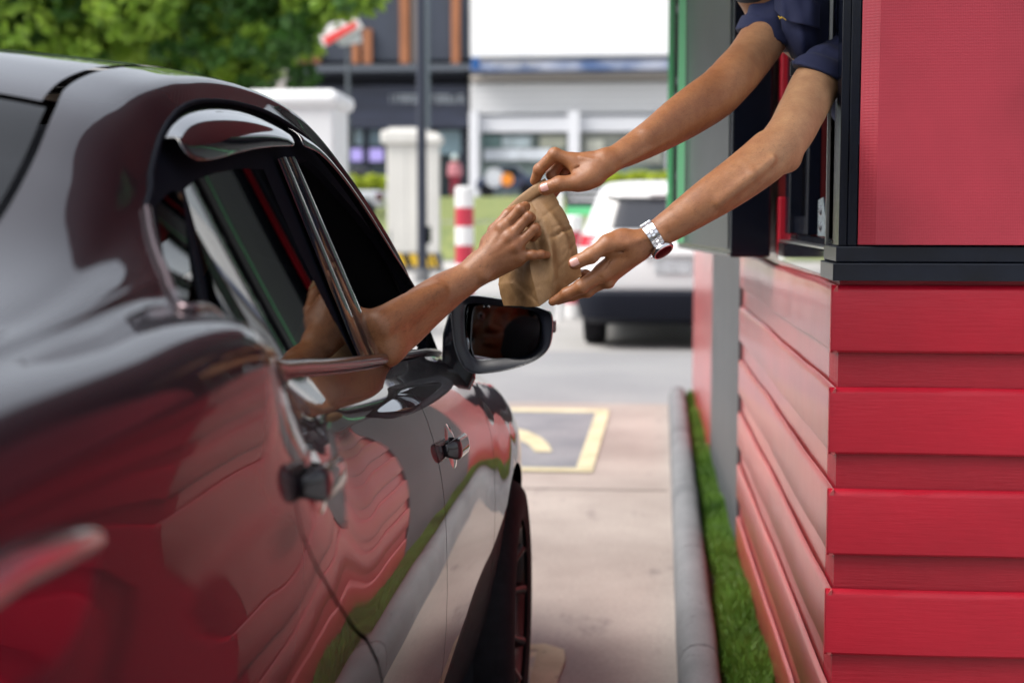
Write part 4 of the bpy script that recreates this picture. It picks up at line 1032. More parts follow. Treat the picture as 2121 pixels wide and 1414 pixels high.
def skin_mat(name, tan, pale, axis_from, axis_to):
    m = bpy.data.materials.new(name); m.use_nodes = True; t = m.node_tree; p = t.nodes['Principled BSDF']
    tc = t.nodes.new('ShaderNodeTexCoord'); sep = t.nodes.new('ShaderNodeSeparateXYZ'); t.links.new(tc.outputs['Object'], sep.inputs[0])
    def nz(sc, det, ro=.6):
        n = t.nodes.new('ShaderNodeTexNoise'); n.inputs['Scale'].default_value = sc; n.inputs['Detail'].default_value = det; n.inputs['Roughness'].default_value = ro; t.links.new(tc.outputs['Object'], n.inputs['Vector']); return n.outputs['Fac']
    ad = t.nodes.new('ShaderNodeMath'); ad.operation = 'MULTIPLY_ADD'; ad.inputs[1].default_value = .06; t.links.new(nz(9, 3), ad.inputs[0]); t.links.new(sep.outputs['X'], ad.inputs[2])
    mr = t.nodes.new('ShaderNodeMapRange'); mr.interpolation_type = 'SMOOTHSTEP'; mr.inputs['From Min'].default_value = axis_from+.03; mr.inputs['From Max'].default_value = axis_to+.03; t.links.new(ad.outputs[0], mr.inputs['Value'])
    mx = t.nodes.new('ShaderNodeMix'); mx.data_type = 'RGBA'; mx.inputs[6].default_value = (*tan, 1); mx.inputs[7].default_value = (*pale, 1); t.links.new(mr.outputs[0], mx.inputs[0])
    # mottling: redder and darker patches
    r = t.nodes.new('ShaderNodeValToRGB'); r.color_ramp.elements[0].position = .32; r.color_ramp.elements[1].position = .68; r.color_ramp.elements[0].color = (.83, .74, .72, 1); r.color_ramp.elements[1].color = (1.06, 1.06, 1.04, 1)
    t.links.new(nz(28, 5, .65), r.inputs[0])
    r2 = t.nodes.new('ShaderNodeValToRGB'); r2.color_ramp.elements[0].position = .3; r2.color_ramp.elements[1].position = .7; r2.color_ramp.elements[0].color = (.88, .86, .86, 1); r2.color_ramp.elements[1].color = (1.08, 1.08, 1.08, 1)
    t.links.new(nz(420, 3), r2.inputs[0])
    # sparse moles
    vo = t.nodes.new('ShaderNodeTexVoronoi'); vo.inputs['Scale'].default_value = 26; t.links.new(tc.outputs['Object'], vo.inputs['Vector'])
    r3 = t.nodes.new('ShaderNodeValToRGB'); r3.color_ramp.elements[0].position = .018; r3.color_ramp.elements[1].position = .035; r3.color_ramp.elements[0].color = (.45, .32, .28, 1); r3.color_ramp.elements[1].color = (1, 1, 1, 1); t.links.new(vo.outputs['Distance'], r3.inputs[0])
    last = mx.outputs[2]
    for rr in (r, r2, r3):
        q = t.nodes.new('ShaderNodeMix'); q.data_type = 'RGBA'; q.blend_type = 'MULTIPLY'; q.inputs[0].default_value = 1; t.links.new(last, q.inputs[6]); t.links.new(rr.outputs[0], q.inputs[7]); last = q.outputs[2]
    t.links.new(last, p.inputs['Base Color']); p.inputs['Roughness'].default_value = .42; p.inputs['Specular IOR Level'].default_value = .5
    p.inputs['Subsurface Weight'].default_value = .10; p.inputs['Subsurface Radius'].default_value = (1, .4, .2); p.inputs['Subsurface Scale'].default_value = .003
    b = t.nodes.new('ShaderNodeBump'); b.inputs['Strength'].default_value = .35; b.inputs['Distance'].default_value = .0008; t.links.new(nz(500, 4), b.inputs['Height'])
    v2 = t.nodes.new('ShaderNodeTexVoronoi'); v2.inputs['Scale'].default_value = 420; t.links.new(tc.outputs['Object'], v2.inputs['Vector'])
    b2 = t.nodes.new('ShaderNodeBump'); b2.inputs['Strength'].default_value = .25; b2.inputs['Distance'].default_value = .0005; t.links.new(v2.outputs['Distance'], b2.inputs['Height']); t.links.new(b.outputs[0], b2.inputs['Normal'])
    b3 = t.nodes.new('ShaderNodeBump'); b3.inputs['Strength'].default_value = .30; b3.inputs['Distance'].default_value = .002; t.links.new(nz(95, 4, .6), b3.inputs['Height']); t.links.new(b2.outputs[0], b3.inputs['Normal'])
    t.links.new(b3.outputs[0], p.inputs['Normal'])
    rr = t.nodes.new('ShaderNodeMapRange'); rr.inputs['To Min'].default_value = .36; rr.inputs['To Max'].default_value = .56; t.links.new(nz(60, 4), rr.inputs['Value']); t.links.new(rr.outputs[0], p.inputs['Roughness'])
    return m
M['skin_driver'] = skin_mat('tanned_skin', (.305, .130, .056), (.305, .130, .056), 5, 6)
M['skin_server'] = skin_mat('tanned_skin_pale_sleeve', (.34, .148, .063), (.49, .285, .155), .12, .30)
M['nail'] = mat('nail', (.62, .32, .27), .22, 0, .6, .1)
M['navy'] = mat('navy_cotton', (.009, .014, .055), .85, sheen=.03, bump=(900, .25, (1, 1, 1), 2), noise=(14, .15, (1, 1, 1)))
M['black_cloth'] = mat('black_cotton', (.008, .009, .014), .85, sheen=.1, bump=(900, .2, (1, 1, 1), 2))
M['hair'] = mat('black_hair', (.008, .007, .008), .4, bump=(90, .8, (8, 1, 1), 4))

Z1 = 3.536
def K(cu, cv, y, dmm=0.0):
    """joint read from the enlarged crop of the hands (3.536 px per source px), y plus depth in mm"""
    return W(960+cu/Z1, 260+cv/Z1, y+dmm/1000)
def nail(name, parent, c, axis, normal, w, l, r):
    """curved plate lying on the finger end"""
    axis = nrm(axis); normal = nrm(normal-axis*float(np.dot(normal, axis))); sd = np.cross(axis, normal); V = []; nU, nV = 11, 11
    for i in range(nU):
        for j in range(nV):
            a = (i/(nU-1)-.5)*2; b = (j/(nV-1)-.5)*2
            # squircle outline
            s = 1/max(1e-6, (abs(a)**4+abs(b)**4)**.25) if (a or b) else 0; k = max(abs(a), abs(b)); a2 = a*s*k if (a or b) else 0; b2 = b*s*k if (a or b) else 0
            x = a2*l/2; ph = b2*w/2/r
            V.append(c+axis*x+sd*r*math.sin(ph)+normal*(r*math.cos(ph)-r - .0006*(a2*a2) + .0002))
    F = [(i*nV+j, i*nV+j+1, (i+1)*nV+j+1, (i+1)*nV+j) for i in range(nU-1) for j in range(nV-1)]
    o = obj(name, V, F, M['nail'], parent, True); so = o.modifiers.new('t', 'SOLIDIFY'); so.thickness = .0006; so.offset = 0
    return o
TOC = lambda p: nrm(np.array([0, 0, CAMH])-p)

def arm_hair(owner, keep, along_, n, seed):
    me = owner.data; co = np.zeros(len(me.vertices)*3, np.float32); me.vertices.foreach_get('co', co); co = co.reshape(-1, 3)
    no = np.zeros(len(me.vertices)*3, np.float32); me.vertex_normals.foreach_get('vector', no); no = no.reshape(-1, 3)
    g = np.random.default_rng(seed); idx = np.where(keep(co))[0]; idx = g.choice(idx, n); P_ = co[idx]+g.normal(size=(n, 3))*.0006; N_ = no[idx]
    t = np.asarray(along_)+g.normal(size=(n, 3))*.35; t -= N_*(t*N_).sum(1)[:, None]; t /= np.linalg.norm(t, axis=1)[:, None]
    L = g.uniform(.005, .011, n)[:, None]; sd = np.cross(N_, t)*.00007; m = P_+t*L*.55+N_*L*.16; e = P_+t*L+N_*L*.10
    V = np.stack([P_-sd, P_+sd, m+sd, m-sd, e], 1).reshape(-1, 3); k = np.arange(n)*5
    return obj('arm_hair', V, np.stack([k, k+1, k+2, k+3], 1).tolist()+np.stack([k+3, k+2, k+4], 1).tolist(), M['hair'], owner)
def head_sdf(c, Rm, k=1.0, shape_only=False):
    """adult head; local +y is the way the face looks, z up"""
    Rm = np.asarray(Rm, np.float32)
    def f(P):
        q = ((P-np.asarray(c, np.float32)) @ Rm)/k
        d = ell(q, (0, -.012, .045), (.076, .096, .088))
        d = smin(d, ell(q, (0, .030, -.020), (.058, .064, .078)), .03)
        d = smin(d, rcone(q, (0, .060, -.082), (0, .058, -.086), .022, .022), .03)      # chin
        for s in (-1, 1):
            d = smin(d, rcone(q, (s*.048, .0, -.055), (s*.022, .058, -.083), .018, .02), .02)
            d = smin(d, ell(q, (s*.042, .062, -.018), (.022, .020, .016)), .016)         # cheek
            d = smin(d, rcone(q, (s*.012, .090, .028), (s*.044, .076, .030), .008, .007), .010)  # brow
        d = smin(d, rcone(q, (0, .088, .020), (0, .108, -.020), .007, .011), .008)       # nose
        for s in (-1, 1): d = smin(d, ell(q, (s*.012, .099, -.023), (.008, .010, .008)), .004)
        for s in (-1, 1): d = smax(d, -ell(q, (s*.031, .098, .010), (.017, .014, .011)), .010)   # sockets
        for s in (-1, 1): d = smin(d, ell(q, (s*.031, .076, .010), (.0135, .0135, .012)), .002)  # lids over the eyes
        for s in (-1, 1): d = smax(d, -ell(q, (s*.031, .090, .0085), (.011, .008, .0035)), .002)
        d = smin(d, ell(q, (0, .094, -.0455), (.024, .010, .0055)), .003); d = smin(d, ell(q, (0, .092, -.0575), (.021, .010, .0065)), .003)
        d = smax(d, -ell(q, (0, .106, -.0512), (.022, .008, .0016)), .002)
        for s in (-1, 1):
            e = smax(ell(q, (s*.079, -.008, .0), (.010, .019, .032)), -ell(q, (s*.090, .0, .002), (.009, .011, .020)), .004); d = smin(d, e, .004)
        return d*k
    return f
def eyes(c, Rm, parent, k=1.0):
    Rm = np.asarray(Rm)
    for s in (-1, 1):
        pos = np.asarray(c)+Rm @ np.array([s*.031, .078, .0088])*k
        mb = MB(); V = []; F = []
        bm = bmesh.new(); bmesh.ops.create_uvsphere(bm, u_segments=20, v_segments=14, radius=.0118*k)
        me = bpy.data.meshes.new('eye'); bm.to_mesh(me); bm.free(); me.transform(Matrix.Translation(pos.tolist()))
        o = link('eye', me, [M['eye'], M['iris']], parent, True); fw = Rm @ np.array([0, 1, 0])
        for p in me.polygons:
            if (Vector(fw.tolist()).dot((p.center-Vector(pos.tolist())).normalized())) > .88: p.material_index = 1
M['eye'] = mat('eye_white', (.75, .72, .70), .15); M['iris'] = mat('dark_iris', (.015, .008, .005), .1)
def rot_face(look, up=(0, 0, 1)):
    y = nrm(look); x = nrm(np.cross(y, nrm(up))); z = np.cross(x, y); return np.stack([x, y, z], 1)

# ------------------------------------------------------------------ the driver
Y0 = 2.405
D = {}
# forearm
fa_pts = [(996, 553, 2.395, .0235, 1), (968, 575, 2.385, .0265, 1), (915, 607, 2.36, .0325, 1), (868, 640, 2.325, .0350, 1), (822, 678, 2.285, .0375, 1), (787, 706, 2.245, .0380, 1)]
FA = [W(u, v, y) for u, v, y, r, _ in fa_pts]; FR = [r for *_, r, _ in fa_pts]
ELB = FA[-1]; SH = np.array([-.645, 2.13, 1.145])
d_mcp = [K(286, 756, Y0, -8), K(336, 822, Y0, -15), K(380, 888, Y0, -15), K(402, 957, Y0, -8)]
d_fing = [
  ([d_mcp[0], K(418, 612, Y0, -14), K(452, 594, Y0, 8), K(440, 628, Y0, 24)], [.0102, .0086, .0079, .0072]),
  ([d_mcp[1], K(474, 668, Y0, -15), K(492, 676, Y0, 4), K(474, 716, Y0, 16)], [.0104, .0088, .0080, .0072]),
  ([d_mcp[2], K(524, 752, Y0, -13), K(534, 784, Y0, 0), K(508, 824, Y0, 9)], [.0100, .0085, .0078, .0070]),
  ([d_mcp[3], K(500, 948, Y0, -13), K(568, 943, Y0, -9), K(622, 949, Y0, -1)], [.0096, .0082, .0073, .0064])]
d_thumb = ([K(165, 915, Y0, 10), K(230, 770, Y0, 24), K(330, 655, Y0, 34), K(400, 610, Y0, 44)], [.0125, .0118, .0108, .0095])
wr = FA[0]; wr_u = K(150, 1090, Y0, 0); wr_r = K(110, 940, Y0, 2)
def driver_hand(P):
    pal = rcone(P, wr, d_mcp[0], .0205, .0125)
    for m_, r_ in ((d_mcp[1], .0135), (d_mcp[2], .0135), (d_mcp[3], .0125)): pal = smin(pal, rcone(P, wr, m_, .020, r_), .012)
    pal = smin(pal, rcone(P, K(210, 1050, Y0, 4), K(392, 985, Y0, 0), .0185, .0125), .012)
    pal = smin(pal, rcone(P, K(200, 860, Y0, 6), d_mcp[0]+np.array([0, .006, 0]), .018, .0125), .010)
    for a, b in zip(d_mcp, d_mcp[1:]): pal = smin(pal, rcone(P, a, b, .0105, .0105), .006)
    out = None
    front = np.array([0, -1, .2], np.float32)
    for pts, rs in d_fing:
        f = chain(P, pts, rs, .0035)
        for i in (1, 2):
            ax = nrm(pts[i]-pts[i-1]); f = smin(f, ell(P, pts[i]+front*.0006, (rs[i]*1.01,)*3), .003)
            for o_ in (-.0022, 0, .0022): f = crease(P, f, pts[i]+ax*o_, ax, nrm(front), .00055, .0007, .012)
        out = f if out is None else smin(out, f, .0008)
    d = smin(pal, out, .0075)
    d = smin(d, chain(P, *d_thumb, .005), .009)
    # knuckles and the tendons that run to them
    for m_ in d_mcp:
        d = smin(d, ell(P, m_+np.array([0, -.0055, .001]), (.0088, .0075, .0088)), .007)
        d = smin(d, rcone(P, wr*.55+m_*.45+np.array([0, -.0125, .002]), m_+np.array([0, -.0085, .0]), .0028, .0032), .007)
    d = smin(d, rcone(P, K(170, 1000, Y0, -18), K(330, 960, Y0, -15), .0014, .0018), .006)
    return d
def driver_arm(P):
    d = schain(P, FA, FR)
    # muscle bodies: the long bulge along the top and the softer one beneath
    d = smin(d, schain(P, [W(905, 603, 2.325), W(870, 622, 2.295), W(828, 648, 2.255), W(785, 672, 2.21)], [.015, .021, .025, .025]), .012)
    d = smin(d, schain(P, [W(925, 622, 2.365), W(880, 662, 2.325), W(840, 696, 2.285), W(806, 722, 2.25)], [.015, .019, .022, .022]), .012)
    d = smin(d, rcone(P, ELB, SH, .040, .050), .02)
    d = smin(d, ell(P, W(797, 733, 2.235), (.017, .017, .015)), .015)
    # wrist bones
    d = smin(d, ell(P, W(1003, 572, 2.378), (.011, .010, .010)), .010)
    return smin(d, driver_hand(P), .014)
va = sdf_mesh(driver_arm, (-.71, 2.05, .96), (-.12, 2.50, 1.30), .00165)
HC = np.array([-.735, 2.10, 1.20]); HR = rot_face((.28, 1, -.05))
hs_ = head_sdf(HC, HR, 1.05)
TS = np.array([-.78, 2.02, .98])
def driver_body(P):
    d = hs_(P)
    d = smin(d, rcone(P, HC+np.array([0, -.02, -.07]), (-.77, 2.05, 1.06), .056, .062), .02)
    d = smin(d, rcone(P, SH, (-.92, 2.05, 1.03), .058, .058), .05)
    d = smin(d, chain(P, [(-.77, 2.03, .98), (-.77, 2.02, .80), (-.77, 2.02, .60)], [.125, .13, .14], .05), .06)
    d = smin(d, chain(P, [(-.92, 2.05, 1.03), (-.97, 2.15, .82), (-.88, 2.42, .86)], [.055, .045, .035], .03), .03)
    d = smin(d, chain(P, [(-.68, 2.05, .56), (-.66, 2.50, .58), (-.66, 2.80, .38)], [.085, .065, .05], .03), .04)
    d = smin(d, chain(P, [(-.87, 2.05, .56), (-.90, 2.50, .58), (-.90, 2.80, .38)], [.085, .065, .05], .03), .04)
    return d
vb = sdf_mesh(driver_body, (-1.14, 1.80, .30), (-.50, 2.92, 1.40), .0055)
driver = body_obj('person', [va, vb], M['skin_driver'])
tag(driver, 'driver in black shirt reaching one bare arm out of the car window', 'person')
def tee(P):
    d = rcone(P, SH, (-.92, 2.05, 1.03), .066, .066); d = smin(d, chain(P, [(-.77, 2.03, .98), (-.77, 2.02, .80), (-.77, 2.02, .55)], [.135, .14, .15], .05), .06)
    d = smin(d, rcone(P, SH, SH*.45+ELB*.55, .066, .064), .02)
    ax = nrm(ELB-SH); d = smax(d, ((P-(SH+ax*.13)) @ ax)*1.0, .004) if True else d
    return smax(d, -(rcone(P, (-.76, 2.07, 1.08), (-.75, 2.09, 1.2), .066, .07)), .004)
body_obj('shirt', [sdf_mesh(tee, (-1.02, 1.82, .5), (-.42, 2.26, 1.26), .006)], M['black_cloth'], driver)
def hairf(c, Rm, k):
    def f(P):
        q = ((P-np.asarray(c, np.float32)) @ np.asarray(Rm, np.float32))/k
        d = ell(q, (0, -.018, .052), (.084, .102, .094)); d = smax(d, q[:, 1]-.02-q[:, 2]*.55, .015); d = smax(d, -(q[:, 2]+.045), .01)
        return d*k+.0012*np.sin(q[:, 0]*260+q[:, 2]*90)
    return f
body_obj('hair', [sdf_mesh(hairf(HC, HR, 1.05), HC-.14, HC+.17, .004)], M['hair'], driver)
eyes(HC, HR, driver, 1.05)
nail('nail', driver, d_fing[3][0][3]+nrm(np.array([.1, -1, .3]))*.0066, d_fing[3][0][3]-d_fing[3][0][2], np.array([.1, -1, .3]), .0085, .009, .0062)
for i in (1, 2):
    p = d_fing[i][0][2]; nail('nail', driver, p+np.array([.0075, .004, -.001]), np.array([-.2, .5, -.8]), np.array([1, -.2, .1]), .010, .009, .0075)

# ------------------------------------------------------------------ the server
YU = 2.432
fu_pts = [(1254, 336, YU+.004, .0175), (1285, 322, YU+.02, .0225), (1330, 297, YU+.05, .0285), (1385, 264, YU+.09, .0345), (1440, 230, YU+.14, .0385), (1487, 196, YU+.19, .041), (1512, 168, YU+.225, .043)]
FU = [W(u, v, y) for u, v, y, r in fu_pts]; FUR = [q[3] for q in fu_pts]
SHR = W(1612, 22, 2.90)
u_index = ([K(800, 262, YU, 2), K(668, 212, YU, 0), K(556, 322, YU, 10), K(524, 405, YU, 22)], [.0125, .0112, .0100, .0088])
u_mid = ([K(812, 268, YU, 24), K(705, 262, YU, 26), K(648, 360, YU, 26), K(700, 420, YU, 22)], [.012, .0108, .0098, .0086])
u_ring = ([K(835, 285, YU, 42), K(760, 290, YU, 46), K(700, 370, YU, 44), K(660, 470, YU, 36)], [.0118, .0104, .0096, .0088])
u_pink = ([K(865, 310, YU, 56), K(800, 335, YU, 62), K(745, 385, YU, 60), K(655, 505, YU, 48)], [.011, .0096, .0088, .0080])
u_thumb = ([K(955, 370, YU, -8), K(838, 418, YU, -15), K(700, 428, YU, -20), K(598, 462, YU, -17)], [.0185, .0150, .0122, .0118])
def upper_hand(P):
    w_ = FU[0]
    pal = rcone(P, w_, K(805, 258, YU, 4), .0180, .0135)
    pal = smin(pal, rcone(P, w_, K(815, 275, YU, 24), .018, .0135), .012); pal = smin(pal, rcone(P, w_+np.array([0, .014, 0]), K(840, 295, YU, 42), .016, .013), .012)
    pal = smin(pal, rcone(P, w_+np.array([0, .016, -.004]), K(870, 320, YU, 56), .016, .012), .012)
    pal = smin(pal, rcone(P, K(930, 330, YU, -2), K(835, 318, YU, -2), .0185, .013), .012)
    pal = smin(pal, rcone(P, K(1010, 320, YU, -3), K(900, 398, YU, -10), .017, .017), .014)   # thumb mound
    out = None; front = nrm(np.array([0, -1, .15]))
    for pts, rs in (u_index, u_mid, u_ring, u_pink):
        f = chain(P, pts, rs, .0035)
        for i in (1, 2): f = smin(f, ell(P, pts[i], (rs[i]*1.05,)*3), .003)
        out = f if out is None else smin(out, f, .0008)
    pts = u_index[0]
    for i in (1, 2):
        ax = nrm(pts[i+1]-pts[i-1])
        for o_ in (-.0025, 0, .0025): out = crease(P, out, pts[i]+ax*o_, ax, front, .0005, .0007, .013)
    d = smin(pal, out, .0075)
    th = chain(P, *u_thumb, .005); ax = nrm(u_thumb[0][3]-u_thumb[0][2])
    th = smin(th, ell(P, u_thumb[0][2], (.0128,)*3), .004)
    for o_ in (-.0035, -.001, .0015, .004): th = crease(P, th, u_thumb[0][2]+ax*o_, ax, front, .0006, .0008, .014)
    d = smin(d, th, .009)
    # folds of the palm where the fingers close
    for k, (a, b) in enumerate((((715, 235), (735, 300)), ((690, 250), (700, 320)), ((760, 345), (850, 300)), ((770, 380), (830, 340)))):
        d = smax(d, -rcone(P, K(a[0], a[1], YU, -13), K(b[0], b[1], YU, -14), .0009, .0012), .002)
    d = smin(d, rcone(P, K(985, 262, YU, -16), K(860, 238, YU, -8), .0022, .0026), .006)
    d = smin(d, ell(P, K(1035, 215, YU, 2), (.009, .010, .008)), .010)
    return d
def upper_arm_(P):
    d = schain(P, FU+[W(1552, 122, 2.76), W(1586, 72, 2.835), SHR], FUR+[.0435, .0465, .052])
    d = smin(d, schain(P, [W(1490, 172, 2.64), W(1440, 206, 2.565), W(1390, 240, 2.515), W(1340, 280, 2.47)], [.028, .028, .023, .014]), .012)
    d = smin(d, ell(P, W(1500, 228, 2.69), (.015, .015, .012)), .024)     # elbow point
    d = smin(d, chain(P, [W(1300, 318, YU+.012), W(1270, 333, YU-.006), W(1262, 340, YU-.008)], [.004, .0045, .003], .004), .010)
    d = smin(d, chain(P, [W(1268, 352, YU-.008), W(1330, 318, YU+.02), W(1400, 280, YU+.065)], [.002, .0022, .002], .004), .008)
    return smin(d, upper_hand(P), .012)
ua = sdf_mesh(upper_arm_, (-.20, 2.38, 1.24), (.36, 3.0, 1.78), .0018)

YL = 2.40
fl_pts = [(1318, 512, YL, .0200), (1350, 492, YL+.002, .0225), (1384, 470, YL+.004, .0265), (1440, 434, YL+.015, .0310), (1495, 398, YL+.032, .0350), (1550, 360, YL+.052, .0375), (1598, 322, YL+.085, .0390), (1632, 282, YL+.135, .0405)]
FL = [W(u, v, y) for u, v, y, r in fl_pts]; FLR = [q[3] for q in fl_pts]
SHL = np.array([.420, 2.885, 1.555])
def l_(cu, cv, d): return K(cu, cv, YL, d)
l_thumb = ([l_(1190, 862, -10), l_(1055, 872, -18), l_(935, 952, -24), l_(818, 1006, -24)], [.0185, .0155, .0125, .0118])
l_index = ([l_(1010, 1085, -6), l_(865, 1178, -8), l_(755, 1232, -2), l_(652, 1290, 4)], [.0135, .0120, .0100, .0072])
l_mid = ([l_(1035, 1120, 14), l_(905, 1205, 16), l_(800, 1238, 22), l_(690, 1280, 28)], [.0135, .0118, .0100, .0080])
l_ring = ([l_(1050, 1130, 34), l_(925, 1190, 40), l_(820, 1205, 50), l_(740, 1215, 60)], [.0130, .0112, .0096, .0082])
l_pink = ([l_(1060, 1110, 52), l_(960, 1120, 66), l_(892, 1095, 78), l_(860, 1085, 88)], [.012, .0100, .0090, .0078])
def lower_hand(P):
    w_ = FL[0]
    pal = rcone(P, w_, l_(1020, 1070, -2), .0200, .0140)
    pal = smin(pal, rcone(P, w_+np.array([0, .004, -.002]), l_(1045, 1112, 14), .0205, .0145), .012)
    pal = smin(pal, rcone(P, w_+np.array([0, .010, -.004]), l_(1060, 1115, 34), .018, .0135), .012)
    pal = smin(pal, rcone(P, w_+np.array([0, .014, -.002]), l_(1065, 1095, 50), .017, .0125), .012)
    pal = smin(pal, rcone(P, l_(1230, 850, -4), l_(1085, 862, -10), .0190, .0165), .014)
    pal = smin(pal, rcone(P, l_(1215, 950, -2), l_(1060, 1050, -2), .0150, .0130), .012)
    out = None; front = nrm(np.array([0, -1, -.1]))
    for pts, rs in (l_index, l_mid, l_ring, l_pink):
        f = chain(P, pts, rs, .0045)
        for i in (1, 2): f = smin(f, ell(P, pts[i], (rs[i]*1.04,)*3), .003)
        out = f if out is None else smin(out, f, .0008)
    for i in (1, 2):
        ax = nrm(l_index[0][i]-l_index[0][i-1]); out = crease(P, out, l_index[0][i], ax, front, .0006, .0009, .014)
    d = smin(pal, out, .009)
    th = chain(P, *l_thumb, .006); ax = nrm(l_thumb[0][3]-l_thumb[0][2])
    th = smin(th, ell(P, l_thumb[0][2], (.0130,)*3), .004)
    for o_ in (-.0035, -.001, .0018, .004): th = crease(P, th, l_thumb[0][2]+ax*o_, ax, front, .0006, .0008, .014)
    d = smin(d, th, .010)
    # web fold between thumb and palm, creases across the palm, tendon to the thumb
    d = smax(d, -chain(P, [l_(985, 985, -20), l_(1045, 955, -24), l_(1110, 930, -24), l_(1185, 915, -22)], [.0035, .0022, .0012, .0006], .003), .006)
    d = smax(d, -chain(P, [l_(1095, 965, -14), l_(1040, 1040, -18), l_(1000, 1110, -18)], [.0007, .0010, .0006], .002), .002)
    d = smin(d, chain(P, [l_(1300, 835, -22), l_(1200, 872, -24), l_(1110, 872, -26)], [.003, .0034, .003], .004), .008)
    d = smin(d, ell(P, l_(1160, 800, -6), (.014, .012, .009)), .012)
    d = smin(d, ell(P, l_(1065, 1160, 8), (.008, .010, .007)), .010)
    return d
def lower_arm_(P):
    d = schain(P, FL+[W(1660, 232, 2.63), W(1705, 160, 2.76), SHL+np.array([.02, 0, 0])], FLR+[.0430, .0470, .051])
    d = smin(d, schain(P, [W(1410, 436, YL+.01), W(1455, 402, YL+.02), W(1510, 366, YL+.045), W(1585, 308, YL+.09)], [.014, .019, .024, .028]), .012)
    d = smin(d, ell(P, W(1632, 336, YL+.11), (.017, .016, .014)), .024)
    d = smin(d, chain(P, [W(1600, 330, YL+.03), W(1560, 362, YL+.012), W(1490, 418, YL-.004)], [.004, .006, .004], .006), .016)
    d = smin(d, ell(P, W(1372, 492, YL-.012), (.009, .009, .008)), .010)
    return smin(d, lower_hand(P), .012)
la_ = sdf_mesh(lower_arm_, (-.17, 2.33, 1.05), (.50, 2.98, 1.66), .0018)
HS = np.array([.235, 2.86, 1.795]); HSR = rot_face((-.9, -.45, -.45))
hs2 = head_sdf(HS, HSR, 1.05)
CH = np.array([.42, 2.98, 1.58])
def server_body(P):
    d = hs2(P)
    d = smin(d, rcone(P, HS+np.array([.02, .02, -.05]), (.34, 2.93, 1.66), .054, .062), .02)
    d = smin(d, rcone(P, SHR, SHL, .062, .062), .05)
    d = smin(d, chain(P, [(.44, 2.98, 1.59), (.63, 3.06, 1.42), (.82, 3.10, 1.12), (.86, 3.12, .95)], [.118, .122, .125, .13], .05), .06)
    d = smin(d, chain(P, [(.86, 3.20, .92), (.86, 3.20, .50), (.86, 3.2, .12)], [.085, .062, .05], .03), .04)
    d = smin(d, chain(P, [(.86, 3.03, .92), (.88, 3.0, .50), (.88, 3.0, .12)], [.085, .062, .05], .03), .04)
    return d
sb_ = sdf_mesh(server_body, (.08, 2.66, .05), (1.05, 3.36, 1.96), .006)
server = body_obj('person', [ua, la_, sb_], M['skin_server'])
tag(server, 'person in navy short sleeved shirt leaning out of the kiosk window with both arms', 'person')
nail('nail', server, u_thumb[0][3]+nrm(np.array([.0, -1, .22]))*.0118, u_thumb[0][3]-u_thumb[0][2], np.array([.0, -1, .22]), .0150, .0165, .0116)
nail('nail', server, l_thumb[0][3]+nrm(np.array([-.05, -1, .2]))*.0118, l_thumb[0][3]-l_thumb[0][2], np.array([-.05, -1, .2]), .0150, .0170, .0116)

# shirt: body, two short turned-up sleeves, open placket and collar
cu_r0 = W(1583, 84, 2.84); axr = nrm(cu_r0-SHR); nR = nrm(np.array([-.36, 0, -.93]))          # far sleeve
cu_l0 = W(1703, 163, 2.755); axl = nrm(W(1660, 215, 2.66)-SHL)
def wr_(P): return .0028*np.sin(P[:, 0]*70+P[:, 2]*55+3*np.sin(P[:, 1]*30))+.002*np.sin(P[:, 2]*120-P[:, 0]*60)
def shirt(P):
    s1 = rcone(P, SHR+np.array([.015, 0, .015]), cu_r0+axr*.03, .062, .057)+wr_(P); s1 = smax(s1, ((P-(cu_r0-nR*.004)) @ nR), .002)
    c1 = smax(rcone(P, SHR, cu_r0+axr*.04, .062, .0600), np.abs((P-(cu_r0-nR*.016)) @ nR)-.017, .003)
    s2 = rcone(P, SHL+np.array([.02, 0, .015]), cu_l0+axl*.03, .064, .056)+wr_(P); s2 = smax(s2, ((P-(cu_l0-nR*.004)) @ nR), .002)
    c2 = smax(rcone(P, SHL+np.array([.02, 0, 0]), cu_l0+axl*.04, .064, .059), np.abs((P-(cu_l0-nR*.016)) @ nR)-.017, .003)
    b = rcone(P, SHR+np.array([.03, 0, 0]), SHL+np.array([.03, 0, .01]), .068, .068); b = smin(b, chain(P, [(.445, 2.98, 1.59), (.63, 3.06, 1.42), (.82, 3.10, 1.12), (.86, 3.12, .98)], [.136, .138, .14, .145], .05), .05)
    d = smin(smin(b+wr_(P), s1, .02), s2, .02); d = smin(np.minimum(d, c1), c2, .002)
    d = smax(d, -rcone(P, (.33, 2.925, 1.67), (.27, 2.88, 1.76), .064, .075), .006)
    return d
sh = body_obj('shirt', [sdf_mesh(shirt, (.08, 2.60, .80), (1.06, 3.32, 1.80), .0045)], M['navy'], server)
